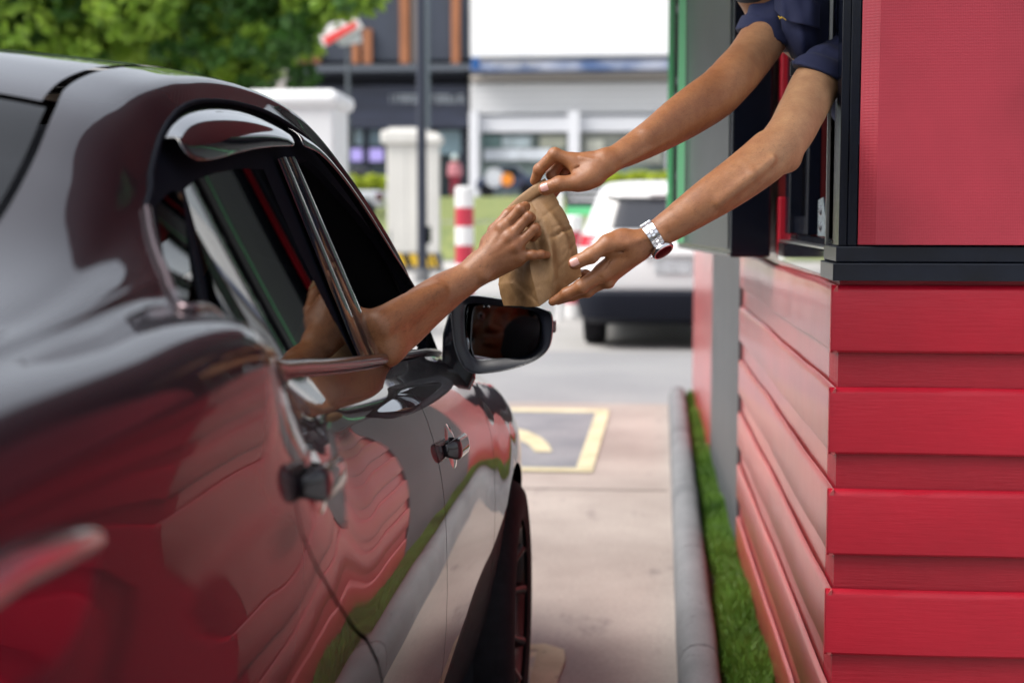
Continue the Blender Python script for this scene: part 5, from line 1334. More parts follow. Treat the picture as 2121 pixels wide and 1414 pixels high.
# hanging shirt front with a hem edge and a collar flap
def cloth(name, rows, m_, parent, thick=.0018):
    a = np.array(rows, float)
    for ax_ in (0, 1):
        a = np.moveaxis(a, ax_, 0); k = len(a); tt = np.linspace(0, k-1, 12*(k-1)+1); sh_ = a.shape[1:]
        fl = a.reshape(k, -1); a = np.stack([(hermite(range(k), fl[:, c])(tt) if k > 2 else np.interp(tt, range(k), fl[:, c])) for c in range(fl.shape[1])], 1).reshape((len(tt),)+sh_); a = np.moveaxis(a, 0, ax_)
    nr, nc = a.shape[:2]; ii, jj = np.meshgrid(range(nr), range(nc), indexing='ij'); a[..., 1] += .0028*np.sin(ii*.21+jj*.33)+.0018*np.sin(jj*.6-ii*.13)
    V = a.reshape(-1, 3); F = [(i*nc+j, i*nc+j+1, (i+1)*nc+j+1, (i+1)*nc+j) for i in range(nr-1) for j in range(nc-1)]
    o = obj(name, V, F, m_, parent, True); s = o.modifiers.new('t', 'SOLIDIFY'); s.thickness = thick; return o
rows = []
for k, (pts, ys) in enumerate([([(1612, -40), (1650, -50), (1690, -50), (1730, -50)], (2.82, 2.79, 2.80, 2.84)),
                  ([(1616, 20), (1650, 10), (1690, 10), (1730, 20)], (2.80, 2.765, 2.775, 2.83)),
                  ([(1621, 62), (1655, 70), (1688, 78), (1728, 80)], (2.79, 2.755, 2.77, 2.82)),
                  ([(1632, 100), (1660, 112), (1684, 118), (1722, 120)], (2.80, 2.775, 2.785, 2.82)),
                  ([(1650, 128), (1664, 140), (1684, 142), (1716, 140)], (2.82, 2.80, 2.80, 2.82))]):
    rows.append([W(u, v, y) for (u, v), y in zip(pts, ys)])
cloth('shirt_front', rows, M['navy'], server)
cloth('collar', [[W(1604, -20, 2.80), W(1625, -10, 2.77), W(1665, -5, 2.745), W(1700, 10, 2.76)], [W(1606, 22, 2.79), W(1628, 42, 2.755), W(1665, 52, 2.735), W(1698, 60, 2.75)]], M['navy'], server)
cloth('undershirt', [[W(1604, -20, 2.84), W(1630, -20, 2.83), W(1660, -10, 2.83)], [W(1612, 60, 2.83), W(1640, 70, 2.82), W(1665, 70, 2.82)], [W(1640, 120, 2.84), W(1655, 130, 2.83), W(1668, 130, 2.83)]], M['black_cloth'], server)
mb = MB(); mb.tube([W(1612, 34, 2.752), W(1617, 38, 2.748), W(1622, 37, 2.748), W(1628, 42, 2.748)], .0011, 6); mb.tube([W(1614, 40, 2.75), W(1620, 35, 2.748)], .001, 6); mb.build('stitching', mat('yellow_thread', (.65, .42, .04), .6), server)
mb = MB(); c_ = W(1652, 138, 2.80); mb.box(c_[0]-.014, c_[0]+.012, c_[1]-.004, c_[1]+.004, c_[2]-.018, c_[2]+.010, .002); mb.build('name_badge', M['plastic'], server)
# black face mask, hair, eyes
def maskf(P):
    q = ((P-HS.astype(np.float32)) @ HSR.astype(np.float32))/1.05
    return smax(smax(hs2(P)-.004, (q[:, 2]+.012)*1.05, .003), -(q[:, 1]-.0), .003)
body_obj('face_mask', [sdf_mesh(maskf, HS-.16, HS+.14, .004)], M['black_cloth'], server)
body_obj('hair', [sdf_mesh(hairf(HS, HSR, 1.05), HS-.15, HS+.17, .0045)], M['hair'], server)
eyes(HS, HSR, server, 1.05)

arm_hair(driver, lambda c: (c[:, 0] > -.43) & (c[:, 0] < -.25) & (c[:, 2] > .98), (.6, .5, .45), 2600, 3)
arm_hair(server, lambda c: (c[:, 0] > -.03) & (c[:, 0] < .27) & (c[:, 1] < 2.8), (-.85, -.2, -.4), 5200, 4)
# ------------------------------------------------------------------ wristwatch (worn by the server, hangs on the wrist)
axw = nrm(FL[2]-FL[0]); cw = W(1357, 496, YL+.002)
e1 = nrm(TOC(cw)-axw*float(TOC(cw) @ axw)); e2 = np.cross(axw, e1)   # e1 towards the camera, e2 across
if e2[2] > 0: e2 = -e2                                            # e2 points to the underside
watch = thing('wristwatch', 'steel bracelet wristwatch with dark red dial on the lower outstretched wrist', 'watch', tuple(cw))
WI = Matrix.Translation((-cw).tolist())
def wput(o): o.parent = watch; o.matrix_parent_inverse = WI; return o
M['steel'] = mat('brushed_steel', (.62, .62, .64), .2, 1, noise=(700, .12, (1, 1, 1))); M['steel_polish'] = mat('polished_steel', (.82, .82, .84), .06, 1)
ra_, rb_ = .0285, .0300
ts = np.array([rcone(np.array([cw+e1*math.cos(a)*.0+e2*0], np.float32), FL[0], FL[2], 0, 0) for a in (0,)])
def on_wrist(a, s, lift):
    """point on the wrist skin at angle a round it, s along it"""
    d_ = e1*math.cos(a)+e2*math.sin(a); base = cw+axw*s; lo_, hi_ = 0.005, .06
    for _ in range(18):
        m = (lo_+hi_)/2
        if lower_arm_((base+d_*m)[None].astype(np.float32))[0] < 0: lo_ = m
        else: hi_ = m
    return base, d_, hi_+lift
NL = 30; prof_r = [on_wrist(2*PI*k/NL, 0, .0)[2] for k in range(NL)]
pr = np.array(prof_r); pr = (pr+np.roll(pr, 1)+np.roll(pr, -1)+np.roll(pr, 2)+np.roll(pr, -2))/5+.0022
dial_a = 1.15
def link_box(mb, a0, a1, s0, s1, h0, h1, bev=.0006):
    def pt(a, s, h):
        r_ = np.interp(a % (2*PI), np.linspace(0, 2*PI, NL+1), np.append(pr, pr[0]))+h
        return cw+axw*s+(e1*math.cos(a)+e2*math.sin(a))*r_
    n = 3; bm = bmesh.new()
    V = [[bm.verts.new(pt(a0+(a1-a0)*i/n, s, h).tolist()) for i in range(n+1)] for s, h in ((s0, h0), (s1, h0), (s1, h1), (s0, h1))]
    for r_ in range(4):
        for i in range(n): bm.faces.new((V[r_][i], V[r_][i+1], V[(r_+1) % 4][i+1], V[(r_+1) % 4][i]))
    bm.faces.new([V[k][0] for k in range(4)]); bm.faces.new([V[k][n] for k in (3, 2, 1, 0)])
    bmesh.ops.recalc_face_normals(bm, faces=bm.faces)
    sharp = [e for e in bm.edges if e.calc_face_angle(0) > .7]
    bmesh.ops.bevel(bm, geom=sharp, offset=bev, segments=1, affect='EDGES'); bm.verts.index_update()
    mb.add([v_.co[:] for v_ in bm.verts], [[q.index for q in f_.verts] for f_ in bm.faces]); bm.free()
A_, B_ = MB(), MB()
NLK = 26
for k in range(NLK):
    a = 2*PI*k/NLK; da = (a-dial_a+PI) % (2*PI)-PI
    if abs(da) < .50: continue
    w = 2*PI/NLK; wdt = .0100
    link_box(A_, a+w*.04, a+w*.96, -wdt, -wdt+.0066, 0, .0026); link_box(A_, a+w*.04, a+w*.96, wdt-.0066, wdt, 0, .0026)
    link_box(B_, a+w*.54, a+w*1.46, -wdt+.0068, wdt-.0068, 0.0001, .0029)
br_ = wput(A_.build('bracelet', M['steel'])); cl = B_.build('centre_links', M['steel_polish']); cl.parent = br_
dd = e1*math.cos(dial_a)+e2*math.sin(dial_a); rr_ = float(np.interp(dial_a, np.linspace(0, 2*PI, NL+1), np.append(pr, pr[0])))
cdial = cw+dd*(rr_+.0005); ez = dd; ex = axw; ey = np.cross(ez, ex)
def disc(mb, prof, n=48):
    V = []; m = len(prof)
    for k in range(n):
        a = 2*PI*k/n
        for r_, h in prof: V.append(cdial+ex*r_*math.cos(a)+ey*r_*math.sin(a)+ez*h)
    mb.add(V, [(k*m+j, ((k+1) % n)*m+j, ((k+1) % n)*m+j+1, k*m+j+1) for k in range(n) for j in range(m-1)], True); return mb
cs = wput(disc(MB(), [(0, -.001), (.0175, -.001), (.0195, .001), (.0198, .0055), (.0185, .0075), (.0165, .0085), (.0160, .0080)]).build('watch_case', M['steel_polish']))
di = disc(MB(), [(0, .0072), (.0161, .0072)]).build('dial', mat('dark_red_dial', (.11, .004, .010), .35, 0)); di.parent = cs
cr_ = disc(MB(), [(0.0, .0100), (.010, .0096), (.0160, .0082)]).build('crystal', glass_mat('watch_crystal', (.7, .5, .5), 1.22)); cr_.parent = cs
for o_ in (cr_, di):
    if o_.data.polygons[5].normal @ Vector(dd.tolist()) < 0: o_.data.flip_normals()
hm = MB()
for an, L in ((.6, .009), (2.4, .012)):
    dr = ex*math.cos(an)+ey*math.sin(an); sr = np.cross(ez, dr); o0 = cdial+ez*.0078
    hm.add([o0-sr*.0006, o0+sr*.0006, o0+dr*L+sr*.0003, o0+dr*L-sr*.0003], [(0, 1, 2, 3)])
for k in range(12):
    an = 2*PI*k/12; dr = ex*math.cos(an)+ey*math.sin(an); sr = np.cross(ez, dr); o0 = cdial+ez*.0076+dr*.0125
    hm.add([o0-sr*.0005, o0+sr*.0005, o0+dr*.0022+sr*.0005, o0+dr*.0022-sr*.0005], [(0, 1, 2, 3)])
h_ = hm.build('watch_hands', M['steel_polish']); h_.parent = cs
mb = MB(); q = cdial+ez*.003-ex*.0195; mb.tube([q, q-ex*.0035], .0022, 12); k_ = mb.build('crown', M['steel_polish']); k_.parent = cs

# ------------------------------------------------------------------ the paper bag
def paper():
    m = bpy.data.materials.new('brown_kraft_paper'); m.use_nodes = True; t = m.node_tree; p = t.nodes['Principled BSDF']
    tc = t.nodes.new('ShaderNodeTexCoord')
    def nz(sc, det, st=(1, 1, 1)):
        mp = t.nodes.new('ShaderNodeMapping'); mp.inputs['Scale'].default_value = st; t.links.new(tc.outputs['Object'], mp.inputs[0])
        n = t.nodes.new('ShaderNodeTexNoise'); n.inputs['Scale'].default_value = sc; n.inputs['Detail'].default_value = det; t.links.new(mp.outputs[0], n.inputs[0]); return n.outputs['Fac']
    r = t.nodes.new('ShaderNodeValToRGB'); r.color_ramp.elements[0].position = .3; r.color_ramp.elements[1].position = .7; r.color_ramp.elements[0].color = (.245, .132, .054, 1); r.color_ramp.elements[1].color = (.32, .185, .083, 1)
    t.links.new(nz(40, 8), r.inputs[0])
    r2 = t.nodes.new('ShaderNodeValToRGB'); r2.color_ramp.elements[0].position = .35; r2.color_ramp.elements[1].position = .7; r2.color_ramp.elements[0].color = (.9, .9, .9, 1); r2.color_ramp.elements[1].color = (1.07, 1.07, 1.07, 1); t.links.new(nz(900, 2, (1, 1, .25)), r2.inputs[0])
    q = t.nodes.new('ShaderNodeMix'); q.data_type = 'RGBA'; q.blend_type = 'MULTIPLY'; q.inputs[0].default_value = 1; t.links.new(r.outputs[0], q.inputs[6]); t.links.new(r2.outputs[0], q.inputs[7]); t.links.new(q.outputs[2], p.inputs['Base Color'])
    p.inputs['Roughness'].default_value = .62
    b = t.nodes.new('ShaderNodeBump'); b.inputs['Strength'].default_value = .3; b.inputs['Distance'].default_value = .001; t.links.new(nz(60, 6), b.inputs['Height']); t.links.new(b.outputs[0], p.inputs['Normal'])
    return m
M['paper'] = paper()
# levels from the bottom up: near-edge N1, right edge N2, right far F2, left far F1 (all in the photo's frame at their own depth)
lev = [0, .09, .22, .40, .60, .80, .93, 1.0]
N1 = [(1118, 634, 2.395), (1110, 603, 2.393), (1100, 562, 2.398), (1092, 520, 2.412), (1078, 478, 2.428), (1068, 446, 2.440), (1062, 434, 2.447), (1058, 430, 2.450)]
N2 = [(1205, 572, 2.425), (1203, 557, 2.428), (1198, 525, 2.434), (1190, 490, 2.442), (1176, 452, 2.448), (1156, 418, 2.450), (1141, 392, 2.450), (1133, 378, 2.451)]
F1_ = [(1046, 632, 2.475), (1037, 606, 2.478), (1033, 572, 2.48), (1040, 530, 2.478), (1048, 488, 2.470), (1053, 452, 2.460), (1055, 438, 2.454), (1055, 432, 2.4525)]
F2_ = [(1138, 571, 2.505), (1145, 553, 2.507), (1150, 522, 2.506), (1150, 486, 2.496), (1146, 448, 2.480), (1138, 414, 2.464), (1132, 391, 2.4565), (1130, 379, 2.4535)]
def levpt(L, s):
    a = np.array(L, float); return W(*[float(np.interp(s, lev, a[:, k])) for k in range(3)])
def smooth_lev(L):
    h = [hermite(lev, [q[k] for q in L]) for k in range(3)]
    return lambda s: W(*[float(hh(s)) for hh in h])
c1, c2, c3, c4 = [smooth_lev(L) for L in (N1, N2, F2_, F1_)]
NS, NW, NG = 90, 44, 40
V = []
for i in range(NS+1):
    s = i/NS; a, b, c, d_ = c1(s), c2(s), c3(s), c4(s); ring = []
    ctr = (a+b+c+d_)/4
    gus = .55*min(1, max(0, (s-.16)/.5))
    for k in range(NW):       # wide face towards the camera
        w = k/NW; p = a+(b-a)*w; n_ = nrm(np.cross(b-a, c1(min(1, s+.02))-c1(max(0, s-.02)))); n_ = -n_ if n_[1] > 0 else n_
        bul = .010*math.sin(PI*w)*math.sin(PI*min(1, s*1.05))**.8
        ridge = .010*math.exp(-((w-.42-.25*(s-.3))/.10)**2)*math.exp(-((s-.30)/.20)**2) - .009*math.exp(-((w-.18-.1*s)/.09)**2)*math.exp(-((s-.42)/.16)**2)
        ridge += .005*math.exp(-((w-.75+.3*(s-.5))/.07)**2)*math.exp(-((s-.5)/.25)**2)
        ridge += -.004*math.exp(-((s-.36-.14*w)/.018)**2)*(w > .35)*min(1, (w-.35)*3) if w > .35 else 0
        ring.append(p+n_*(bul+ridge))
    for k in range(NG):       # right gusset
        w = k/NG; p = b+(c-b)*w; ring.append(p+(ctr-p)*gus*math.sin(PI*w)*.35)
    for k in range(NW):
        w = k/NW; p = c+(d_-c)*w; ring.append(p+np.array([0, .008, 0])*math.sin(PI*w)*math.sin(PI*s))
    for k in range(NG):       # left gusset, shows its lower half
        w = k/NG; p = d_+(a-d_)*w; tri = 1-abs(2*w-1)
        line = .165 if w < .45 else .165*(1-w)/.55; cr = .0022*min(1, max(0, (line-s)/.012+.5))
        ring.append(p+(ctr-p)*gus*tri*.5 + nrm(p-ctr)*cr)
    for p in ring:
        vd = mnoise.voronoi(Vector((p*24).tolist()))[0]; nz_ = .0014*mnoise.noise(Vector((p*30).tolist()))+.0010*abs(mnoise.noise(Vector((p*85).tolist())))-.0015*math.exp(-(vd[1]-vd[0])*7)
        V.append(p+nrm(p-ctr)*nz_*(.3 if s > .93 else 1))
n = 2*NW+2*NG
F = [(i*n+k, i*n+(k+1) % n, (i+1)*n+(k+1) % n, (i+1)*n+k) for i in range(NS) for k in range(n)]+[tuple(range(n))[::-1], tuple(NS*n+k for k in range(n))]
bag = obj('paper_bag', V, F, M['paper'], smooth=True); bmq = bmesh.new(); bmq.from_mesh(bag.data); bmesh.ops.recalc_face_normals(bmq, faces=bmq.faces); bmq.to_mesh(bag.data); bmq.free()
bag.data.set_sharp_from_angle(angle=R(26)); tag(bag, 'crumpled brown paper bag with a rolled top, held between three hands', 'paper bag')
# rolled top: a strip wound on itself, running along the top edge
ta, tb_ = W(1053, 433, 2.450), W(1131, 374, 2.449); dirx = nrm(tb_-ta); upv = nrm(c1(.8)-c1(.6)+c2(.8)-c2(.6)); fw_ = nrm(np.cross(dirx, upv)); fw_ = -fw_ if fw_[1] > 0 else fw_
prof_ = [(.0, -.014), (.0035, -.012), (.0045, -.004), (.0042, .0015), (.001, .0038), (-.003, .0030), (-.0036, -.001), (-.002, -.0035), (.0015, -.003), (.0022, -.0005), (.0004, .0012), (-.0012, .0002)]
V = []; nt_ = 26
for i in range(nt_+1):
    w = i/nt_
    for fo_, up_ in prof_:
        p = ta+(tb_-ta)*w+upv*(.0035*math.sin(w*PI)); V.append(p+fw_*fo_*(1.1)+upv*up_*1.15+fw_*.0008*math.sin(w*9))
m = len(prof_); F = [(i*m+j, (i+1)*m+j, (i+1)*m+j+1, i*m+j+1) for i in range(nt_) for j in range(m-1)]
ro = obj('rolled_top', V, F, M['paper'], bag, True); s = ro.modifiers.new('s', 'SUBSURF'); s.levels = 1; s.render_levels = 2; s = ro.modifiers.new('t', 'SOLIDIFY'); s.thickness = .0004; s.offset = 0
# ================================================================== beyond the kiosk
def bx(u0, u1, v0, v1, y, depth, bev=0.0, mb=None):
    """a box whose front face, at distance y, spans those columns and rows"""
    a = W(u0, v1, y); b = W(u1, v0, y); mb = mb or MB()
    return mb.box(min(a[0], b[0]), max(a[0], b[0]), y, y+depth, min(a[2], b[2]), max(a[2], b[2]), bev)
def part(name, e, mb, m_, bevel=0):
    o = mb.build(name, m_, None, bevel=bevel); o.parent = e; o.matrix_parent_inverse = Matrix.Translation(-e.location); return o
M['bank'] = leaf_mat('bank_grass', (.10, .15, .035), (.24, .26, .07), 0)
def bank(name, y0, y1, x0, x1):
    V = []; F = []; nx, ny = 40, 12
    for i in range(nx):
        for j in range(ny):
            x = x0+(x1-x0)*i/(nx-1); y = y0+(y1-y0)*j/(ny-1); V.append((x, y, ground_z(y)+.015+.02*mnoise.noise(Vector((x*1.3, y*1.3, 0)))))
    F = [(i*ny+j, (i+1)*ny+j, (i+1)*ny+j+1, i*ny+j+1) for i in range(nx-1) for j in range(ny-1)]
    o = obj(name, V, F, M['bank'], smooth=True); tag(o, kind='structure'); return o
bank('lawn', 39.5, 45, -40, 30); bank('lawn', 49, 57, -40, 30)

# dark shopfront
M['navy_panel'] = mat('navy_cladding', (.040, .050, .075), .55, noise=(.6, .15, (1, 1, 1)))
M['navy_dark'] = mat('dark_recess', (.010, .013, .030), .6); M['navy_low'] = mat('navy_lower_wall', (.030, .036, .062), .5, noise=(.35, .35, (1, 1, 6)))
M['wood'] = mat('timber_slat', (.34, .13, .055), .6, noise=(2, .25, (1, 1, .2))); M['ledge'] = mat('grey_ledge', (.09, .105, .13), .6)
M['shopglass'] = mat('shop_glass', (.035, .05, .06), .08, 0, 0, noise=(.35, .9, (1, 1, 2)))
M['letter'] = mat('pale_letters', (.42, .46, .50), .6)
YD = 75
db = thing('shop_building', 'dark navy shop building with upright timber slats across the road', 'building', (float(W(600, 448, YD)[0]), YD, 2.05))
mb = MB(); bx(150, 968, -40, 132, YD, 14, mb=mb); part('wall', db, mb, M['navy_panel'])
mb = MB(); bx(150, 968, 176, 268, YD+.3, 13, mb=mb); part('wall', db, mb, M['navy_low'])
mb = MB(); bx(150, 972, 132, 153, YD-.8, 14, mb=mb); part('ledge', db, mb, M['ledge'])
mb = MB(); bx(150, 966, 153, 176, YD+1.0, 12, mb=mb); part('recess', db, mb, M['navy_dark'])
mb = MB(); bx(150, 966, 268, 420, YD+1.2, 12, mb=mb); part('shop_window', db, mb, M['shopglass'])
for u0, u1, v0 in ((828, 846, -40), (935, 951, -40), (751, 769, 60), (729, 742, 92), (647, 663, 98), (620, 638, 98), (521, 534, 98), (543, 561, 98), (430, 446, 60), (330, 346, -40), (240, 256, -40)):
    mb = MB(); bx(u0, u1, v0, 132, YD-.35, .34, mb=mb); part('slat', db, mb, M['wood'])
mb = MB(); bx(853, 862, -40, 132, YD-.3, .29, mb=mb); part('slat', db, mb, mat('grey_brown_slat', (.16, .13, .12), .6))
for u0, u1 in ((688, 697), (753, 762), (900, 906), (955, 966), (640, 646), (590, 596)):
    mb = MB(); bx(u0, u1, 268, 420, YD+1.0, .19, mb=mb); part('mullion', db, mb, M['navy_dark'])
for u0, u1, v0, v1, c in ((735, 756, 268, 300, (.22, .30, .34)), (905, 955, 270, 320, (.20, .29, .33)), (765, 792, 270, 300, (.12, .18, .22))):
    mb = MB(); bx(u0, u1, v0, v1, YD+1.0, .05, mb=mb); part('pane', db, mb, mat('pale_pane', c, .2))
for u0, u1 in ((698, 750), (765, 793)):
    mb = MB(); bx(u0, u1, 308, 334, YD+.9, .08, mb=mb); part('screen', db, mb, mat('lit_screen', (.1, .09, .2), .4, emit=((.30, .25, .55), .8), noise=(.8, .5, (1, 1, 1))))
r2 = random.Random(5)
mb = MB(); u = 808
while u < 962:
    if 862 < u < 880: u = 884
    w_ = r2.uniform(4, 7); v0, v1 = 196, 214
    bx(u, u+1.6, v0, v1, YD+.24, .05, mb=mb)
    if r2.random() < .7: bx(u+1.7, u+w_, v0, v0+3, YD+.24, .05, mb=mb)
    if r2.random() < .5: bx(u+1.7, u+w_, v0+8, v0+11, YD+.24, .05, mb=mb)
    if r2.random() < .6: bx(u+w_+.1, u+w_+1.7, v0, v1, YD+.24, .05, mb=mb)
    if r2.random() < .5: bx(u+1.7, u+w_, v1-3, v1, YD+.24, .05, mb=mb)
    u += w_+3.5
part('lettering', db, mb, M['letter'])
mb = MB(); bx(500, 640, 78, 97, YD-1, .5, mb=mb); part('fascia', db, mb, M['white_paint'])
# white showroom
M['white_wall'] = mat('white_cladding', (.80, .80, .80), .6, noise=(.3, .03, (1, 1, 6))); M['white_col'] = mat('white_column', (.74, .75, .78), .6)
YWH = 73
wb = thing('showroom_building', 'white showroom building with blue fascia strip and broad windows', 'building', (float(W(1170, 448, YWH)[0]), YWH, 2.05))
mb = MB(); bx(974, 1900, -40, 118, YWH, 14, mb=mb); part('parapet', wb, mb, mat('bright_white_panel', (.90, .90, .90), .5))
mb = MB(); bx(974, 1900, 166, 236, YWH+1.2, 12, mb=mb); part('wall', wb, mb, M['white_wall'])
for v0 in (178, 192, 206, 220): 
    mb = MB(); bx(974, 1900, v0, v0+3, YWH+1.12, .07, mb=mb); part('louvre', wb, mb, mat('louvre_grey', (.62, .62, .63), .6))
mb = MB(); bx(974, 1900, 148, 166, YWH+.9, 12, mb=mb); part('shade_band', wb, mb, mat('beige_shade', (.55, .50, .45), .7))  # shade under the fascia, painted as a beige band
mb = MB(); bx(974, 1900, 236, 274, YWH+.7, 12, mb=mb); part('wall', wb, mb, M['white_col'])
mb = MB(); bx(974, 1900, 234, 238, YWH+.6, .09, mb=mb); part('trim', wb, mb, M['ledge'])
def fascia_mat():
    m = bpy.data.materials.new('blue_fascia'); m.use_nodes = True; t = m.node_tree; p = t.nodes['Principled BSDF']
    tc = t.nodes.new('ShaderNodeTexCoord'); n = t.nodes.new('ShaderNodeTexNoise'); n.inputs['Scale'].default_value = .55; n.inputs['Detail'].default_value = 4; t.links.new(tc.outputs['Object'], n.inputs[0])
    r = t.nodes.new('ShaderNodeValToRGB'); e = r.color_ramp.elements; e[0].position = .38; e[0].color = (.08, .14, .30, 1); e[1].position = .62; e[1].color = (.42, .45, .55, 1); t.links.new(n.outputs[0], r.inputs[0]); t.links.new(r.outputs[0], p.inputs[0]); return m
mb = MB(); bx(974, 1900, 119, 147, YWH-.3, 1, mb=mb); part('fascia', wb, mb, fascia_mat())
mb = MB(); bx(976, 993, 120, 145, YWH-.34, .03, mb=mb); part('emblem', wb, mb, mat('deep_blue', (.01, .09, .30), .5))
mb = MB(); u = 1022
while u < 1112:
    bx(u, u+1.5, 126, 137, YWH-.36, .05, mb=mb)
    if r2.random() < .6: bx(u+1.6, u+4.5, 126, 129, YWH-.36, .05, mb=mb)
    if r2.random() < .6: bx(u+1.6, u+4.5, 134, 137, YWH-.36, .05, mb=mb)
    u += r2.uniform(7, 9)
part('lettering', wb, mb, M['white_paint'])
for u0, u1 in ((972, 990), (1176, 1200), (1380, 1402), (1600, 1620)):
    mb = MB(); bx(u0, u1, 230, 420, YWH-.2, 1.2, mb=mb); part('column', wb, mb, M['white_col'])
mb = MB(); bx(974, 1900, 274, 420, YWH+1.2, 12, mb=mb); part('shop_window', wb, mb, mat('showroom_glass', (.14, .18, .17), .15, noise=(.5, .95, (1, 1, 1.5))))
for u0, u1, v0, v1, c in ((1002, 1142, 308, 332, (.62, .66, .70)), (1040, 1100, 282, 305, (.42, .50, .52)), (1215, 1250, 290, 318, (.62, .62, .52)), (1206, 1372, 276, 340, (.28, .29, .25)), (995, 1036, 280, 306, (.12, .20, .19)), (1118, 1172, 280, 306, (.32, .33, .26))):
    mb = MB(); bx(u0, u1, v0, v1, YWH+1.05-(.1 if v1 < 333 else 0), .05, mb=mb); part('poster', wb, mb, mat('window_poster', c, .5, noise=(1.2, .3, (1, 1, 1))))
# things along the front of the shops
def lump(name, u, v, y, rx, rz, m_, label, cat):
    c = W(u, v, y); bm = bmesh.new(); bmesh.ops.create_icosphere(bm, subdivisions=3, radius=1)
    for q in bm.verts: q.co = Vector((q.co.x*rx, q.co.y*rx*.5, q.co.z*rz))*(1+.12*mnoise.noise(q.co*2))
    me = bpy.data.meshes.new(name); bm.to_mesh(me); bm.free(); o = link(name, me, m_, None, True); o.location = c.tolist(); return tag(o, label, cat)
def stand_sign(u, v0, v1, w, y, m_, name, label, cat, shape='disc'):
    e = thing(name, label, cat, tuple(W(u, v1, y)[:2])+(ground_z(y),)); c = W(u, v0, y); r_ = w*y/FPX
    mb = MB(); mb.cyl((c[0], y, c[2]), r_, -.06, .06, 28, 'y'); part('board', e, mb, m_); mb = MB(); mb.cyl((c[0], y+.1, 0), .05, ground_z(y), c[2]-r_*.5, 10); part('post', e, mb, M['ledge'])
stand_sign(1050, 372, 400, 13, 59, mat('orange_board', (.80, .26, .02), .5), 'round_sign', 'bright orange round sign in front of the showroom window', 'sign')
stand_sign(1024, 368, 400, 20, 60, mat('pale_board', (.55, .58, .62), .5, noise=(2, .4, (1, 1, 1))), 'round_sign', 'pale grey round sign just left of the orange round sign', 'sign')

def car_loft(e, levels, y0, xc, m_, seg=28):
    rings = []
    for z, w, yr, yf, rad in levels:
        ring = []
        for (cx, cy, a0) in ((w-rad, yr+rad, -PI/2), (w-rad, yf-rad, 0), (-w+rad, yf-rad, PI/2), (-w+rad, yr+rad, PI)):
            for k in range(7):
                a = a0+(PI/2)*k/6; ring.append((xc+cx+rad*math.cos(a), y0+cy+rad*math.sin(a), z))
        rings.append(ring)
    n = len(rings[0]); V = [p for r_ in rings for p in r_]
    F = [(a*n+i, a*n+(i+1) % n, (a+1)*n+(i+1) % n, (a+1)*n+i) for a in range(len(rings)-1) for i in range(n)]+[tuple(range(n))[::-1], tuple((len(rings)-1)*n+i for i in range(n))]
    mb = MB(); mb.add(V, F, True); o = part('body', e, mb, m_); o.data.set_sharp_from_angle(angle=R(40)); return o
def wheels(e, xc, y0, w, ya, yb, r_, gz=0.0):
    for yy in (ya, yb):
        for s in (-1, 1):
            mb = MB(); mb.lathe((xc+s*(w-.02), y0+yy, gz+r_), [(.0, -.0*s), (r_*.62, 0), (r_*.66, s*.01), (r_*.93, s*.0), (r_, -s*.03), (r_, -s*.18), (r_*.9, -s*.22), (0, -s*.22)], 32, 'x')
            o = part('wheel', e, mb, M['tyre'])
            mb = MB(); mb.lathe((xc+s*(w-.005), y0+yy, gz+r_), [(0, 0), (r_*.15, s*.005), (r_*.55, -s*.01), (r_*.6, -s*.02)], 24, 'x'); q = mb.build('rim', M['steel']); q.parent = o

YS_ = 13.3; XS = -.587+.90
suv = thing('suv', 'white sport utility car with black bumper seen from behind, past the kiosk', 'car', (XS, YS_, 0))
M['white_car'] = mat('white_car_paint', (.78, .78, .78), .3, 0, 1.0, .03)
lv = [(.40, .84, .14, 4.35, .25), (.56, .89, .04, 4.48, .28), (.62, .90, .03, 4.5, .3), (.80, .905, .02, 4.5, .3), (.97, .90, .05, 4.42, .32), (1.06, .885, .10, 4.2, .34), (1.10, .86, .14, 3.45, .34), (1.28, .79, .24, 3.15, .30), (1.44, .73, .33, 2.85, .28), (1.53, .69, .40, 2.6, .3), (1.575, .62, .52, 2.4, .3), (1.60, .45, .8, 2.1, .25), (1.61, .2, 1.1, 1.8, .1)]
car_loft(suv, lv, YS_, XS, M['white_car'])
lv2 = [(.24, .80, .16, 4.3, .2), (.30, .87, .03, 4.45, .26), (.44, .905, -.03, 4.55, .30), (.53, .91, -.035, 4.55, .30), (.565, .905, .0, 4.5, .3)]
o = car_loft(suv, lv2, YS_, XS, mat('black_bumper_plastic', (.006, .008, .016), .65, spec=.25)); o.name = 'bumper'
def suv_face(z, w):   # rear skin depth and half width at height z
    zz = [l[0] for l in lv]; return float(np.interp(z, zz, [l[1] for l in lv])), float(np.interp(z, zz, [l[2] for l in lv]))
def rear_patch(name, z0, z1, f0, f1, m_, off=.006, e=suv, inset=.0):
    V = []; nz_, nx_2 = 6, 16
    for i in range(nz_+1):
        z = z0+(z1-z0)*i/nz_; w, yr = suv_face(z, 0); rad = float(np.interp(z, [l[0] for l in lv], [l[4] for l in lv]))
        for j in range(nx_2+1):
            x = (f0+(f1-f0)*j/nx_2)*w; ax_ = max(0, abs(x)-(w-rad)); dy = rad-math.sqrt(max(0, rad*rad-ax_*ax_)); V.append((XS+x, YS_+yr+dy-off, z))
    mb = MB(); mb.add(V, [(i*(nx_2+1)+j, i*(nx_2+1)+j+1, (i+1)*(nx_2+1)+j+1, (i+1)*(nx_2+1)+j) for i in range(nz_) for j in range(nx_2)], True); return part(name, e, mb, m_)
rear_patch('rear_window', 1.13, 1.43, -.86, .86, mat('dark_window', (.02, .022, .03), .1, 0, 1))
rear_patch('spoiler', 1.455, 1.50, -.93, .93, M['white_car'], .09)
rear_patch('brake_light', 1.435, 1.455, -.3, .3, M['red_lens'], .07)
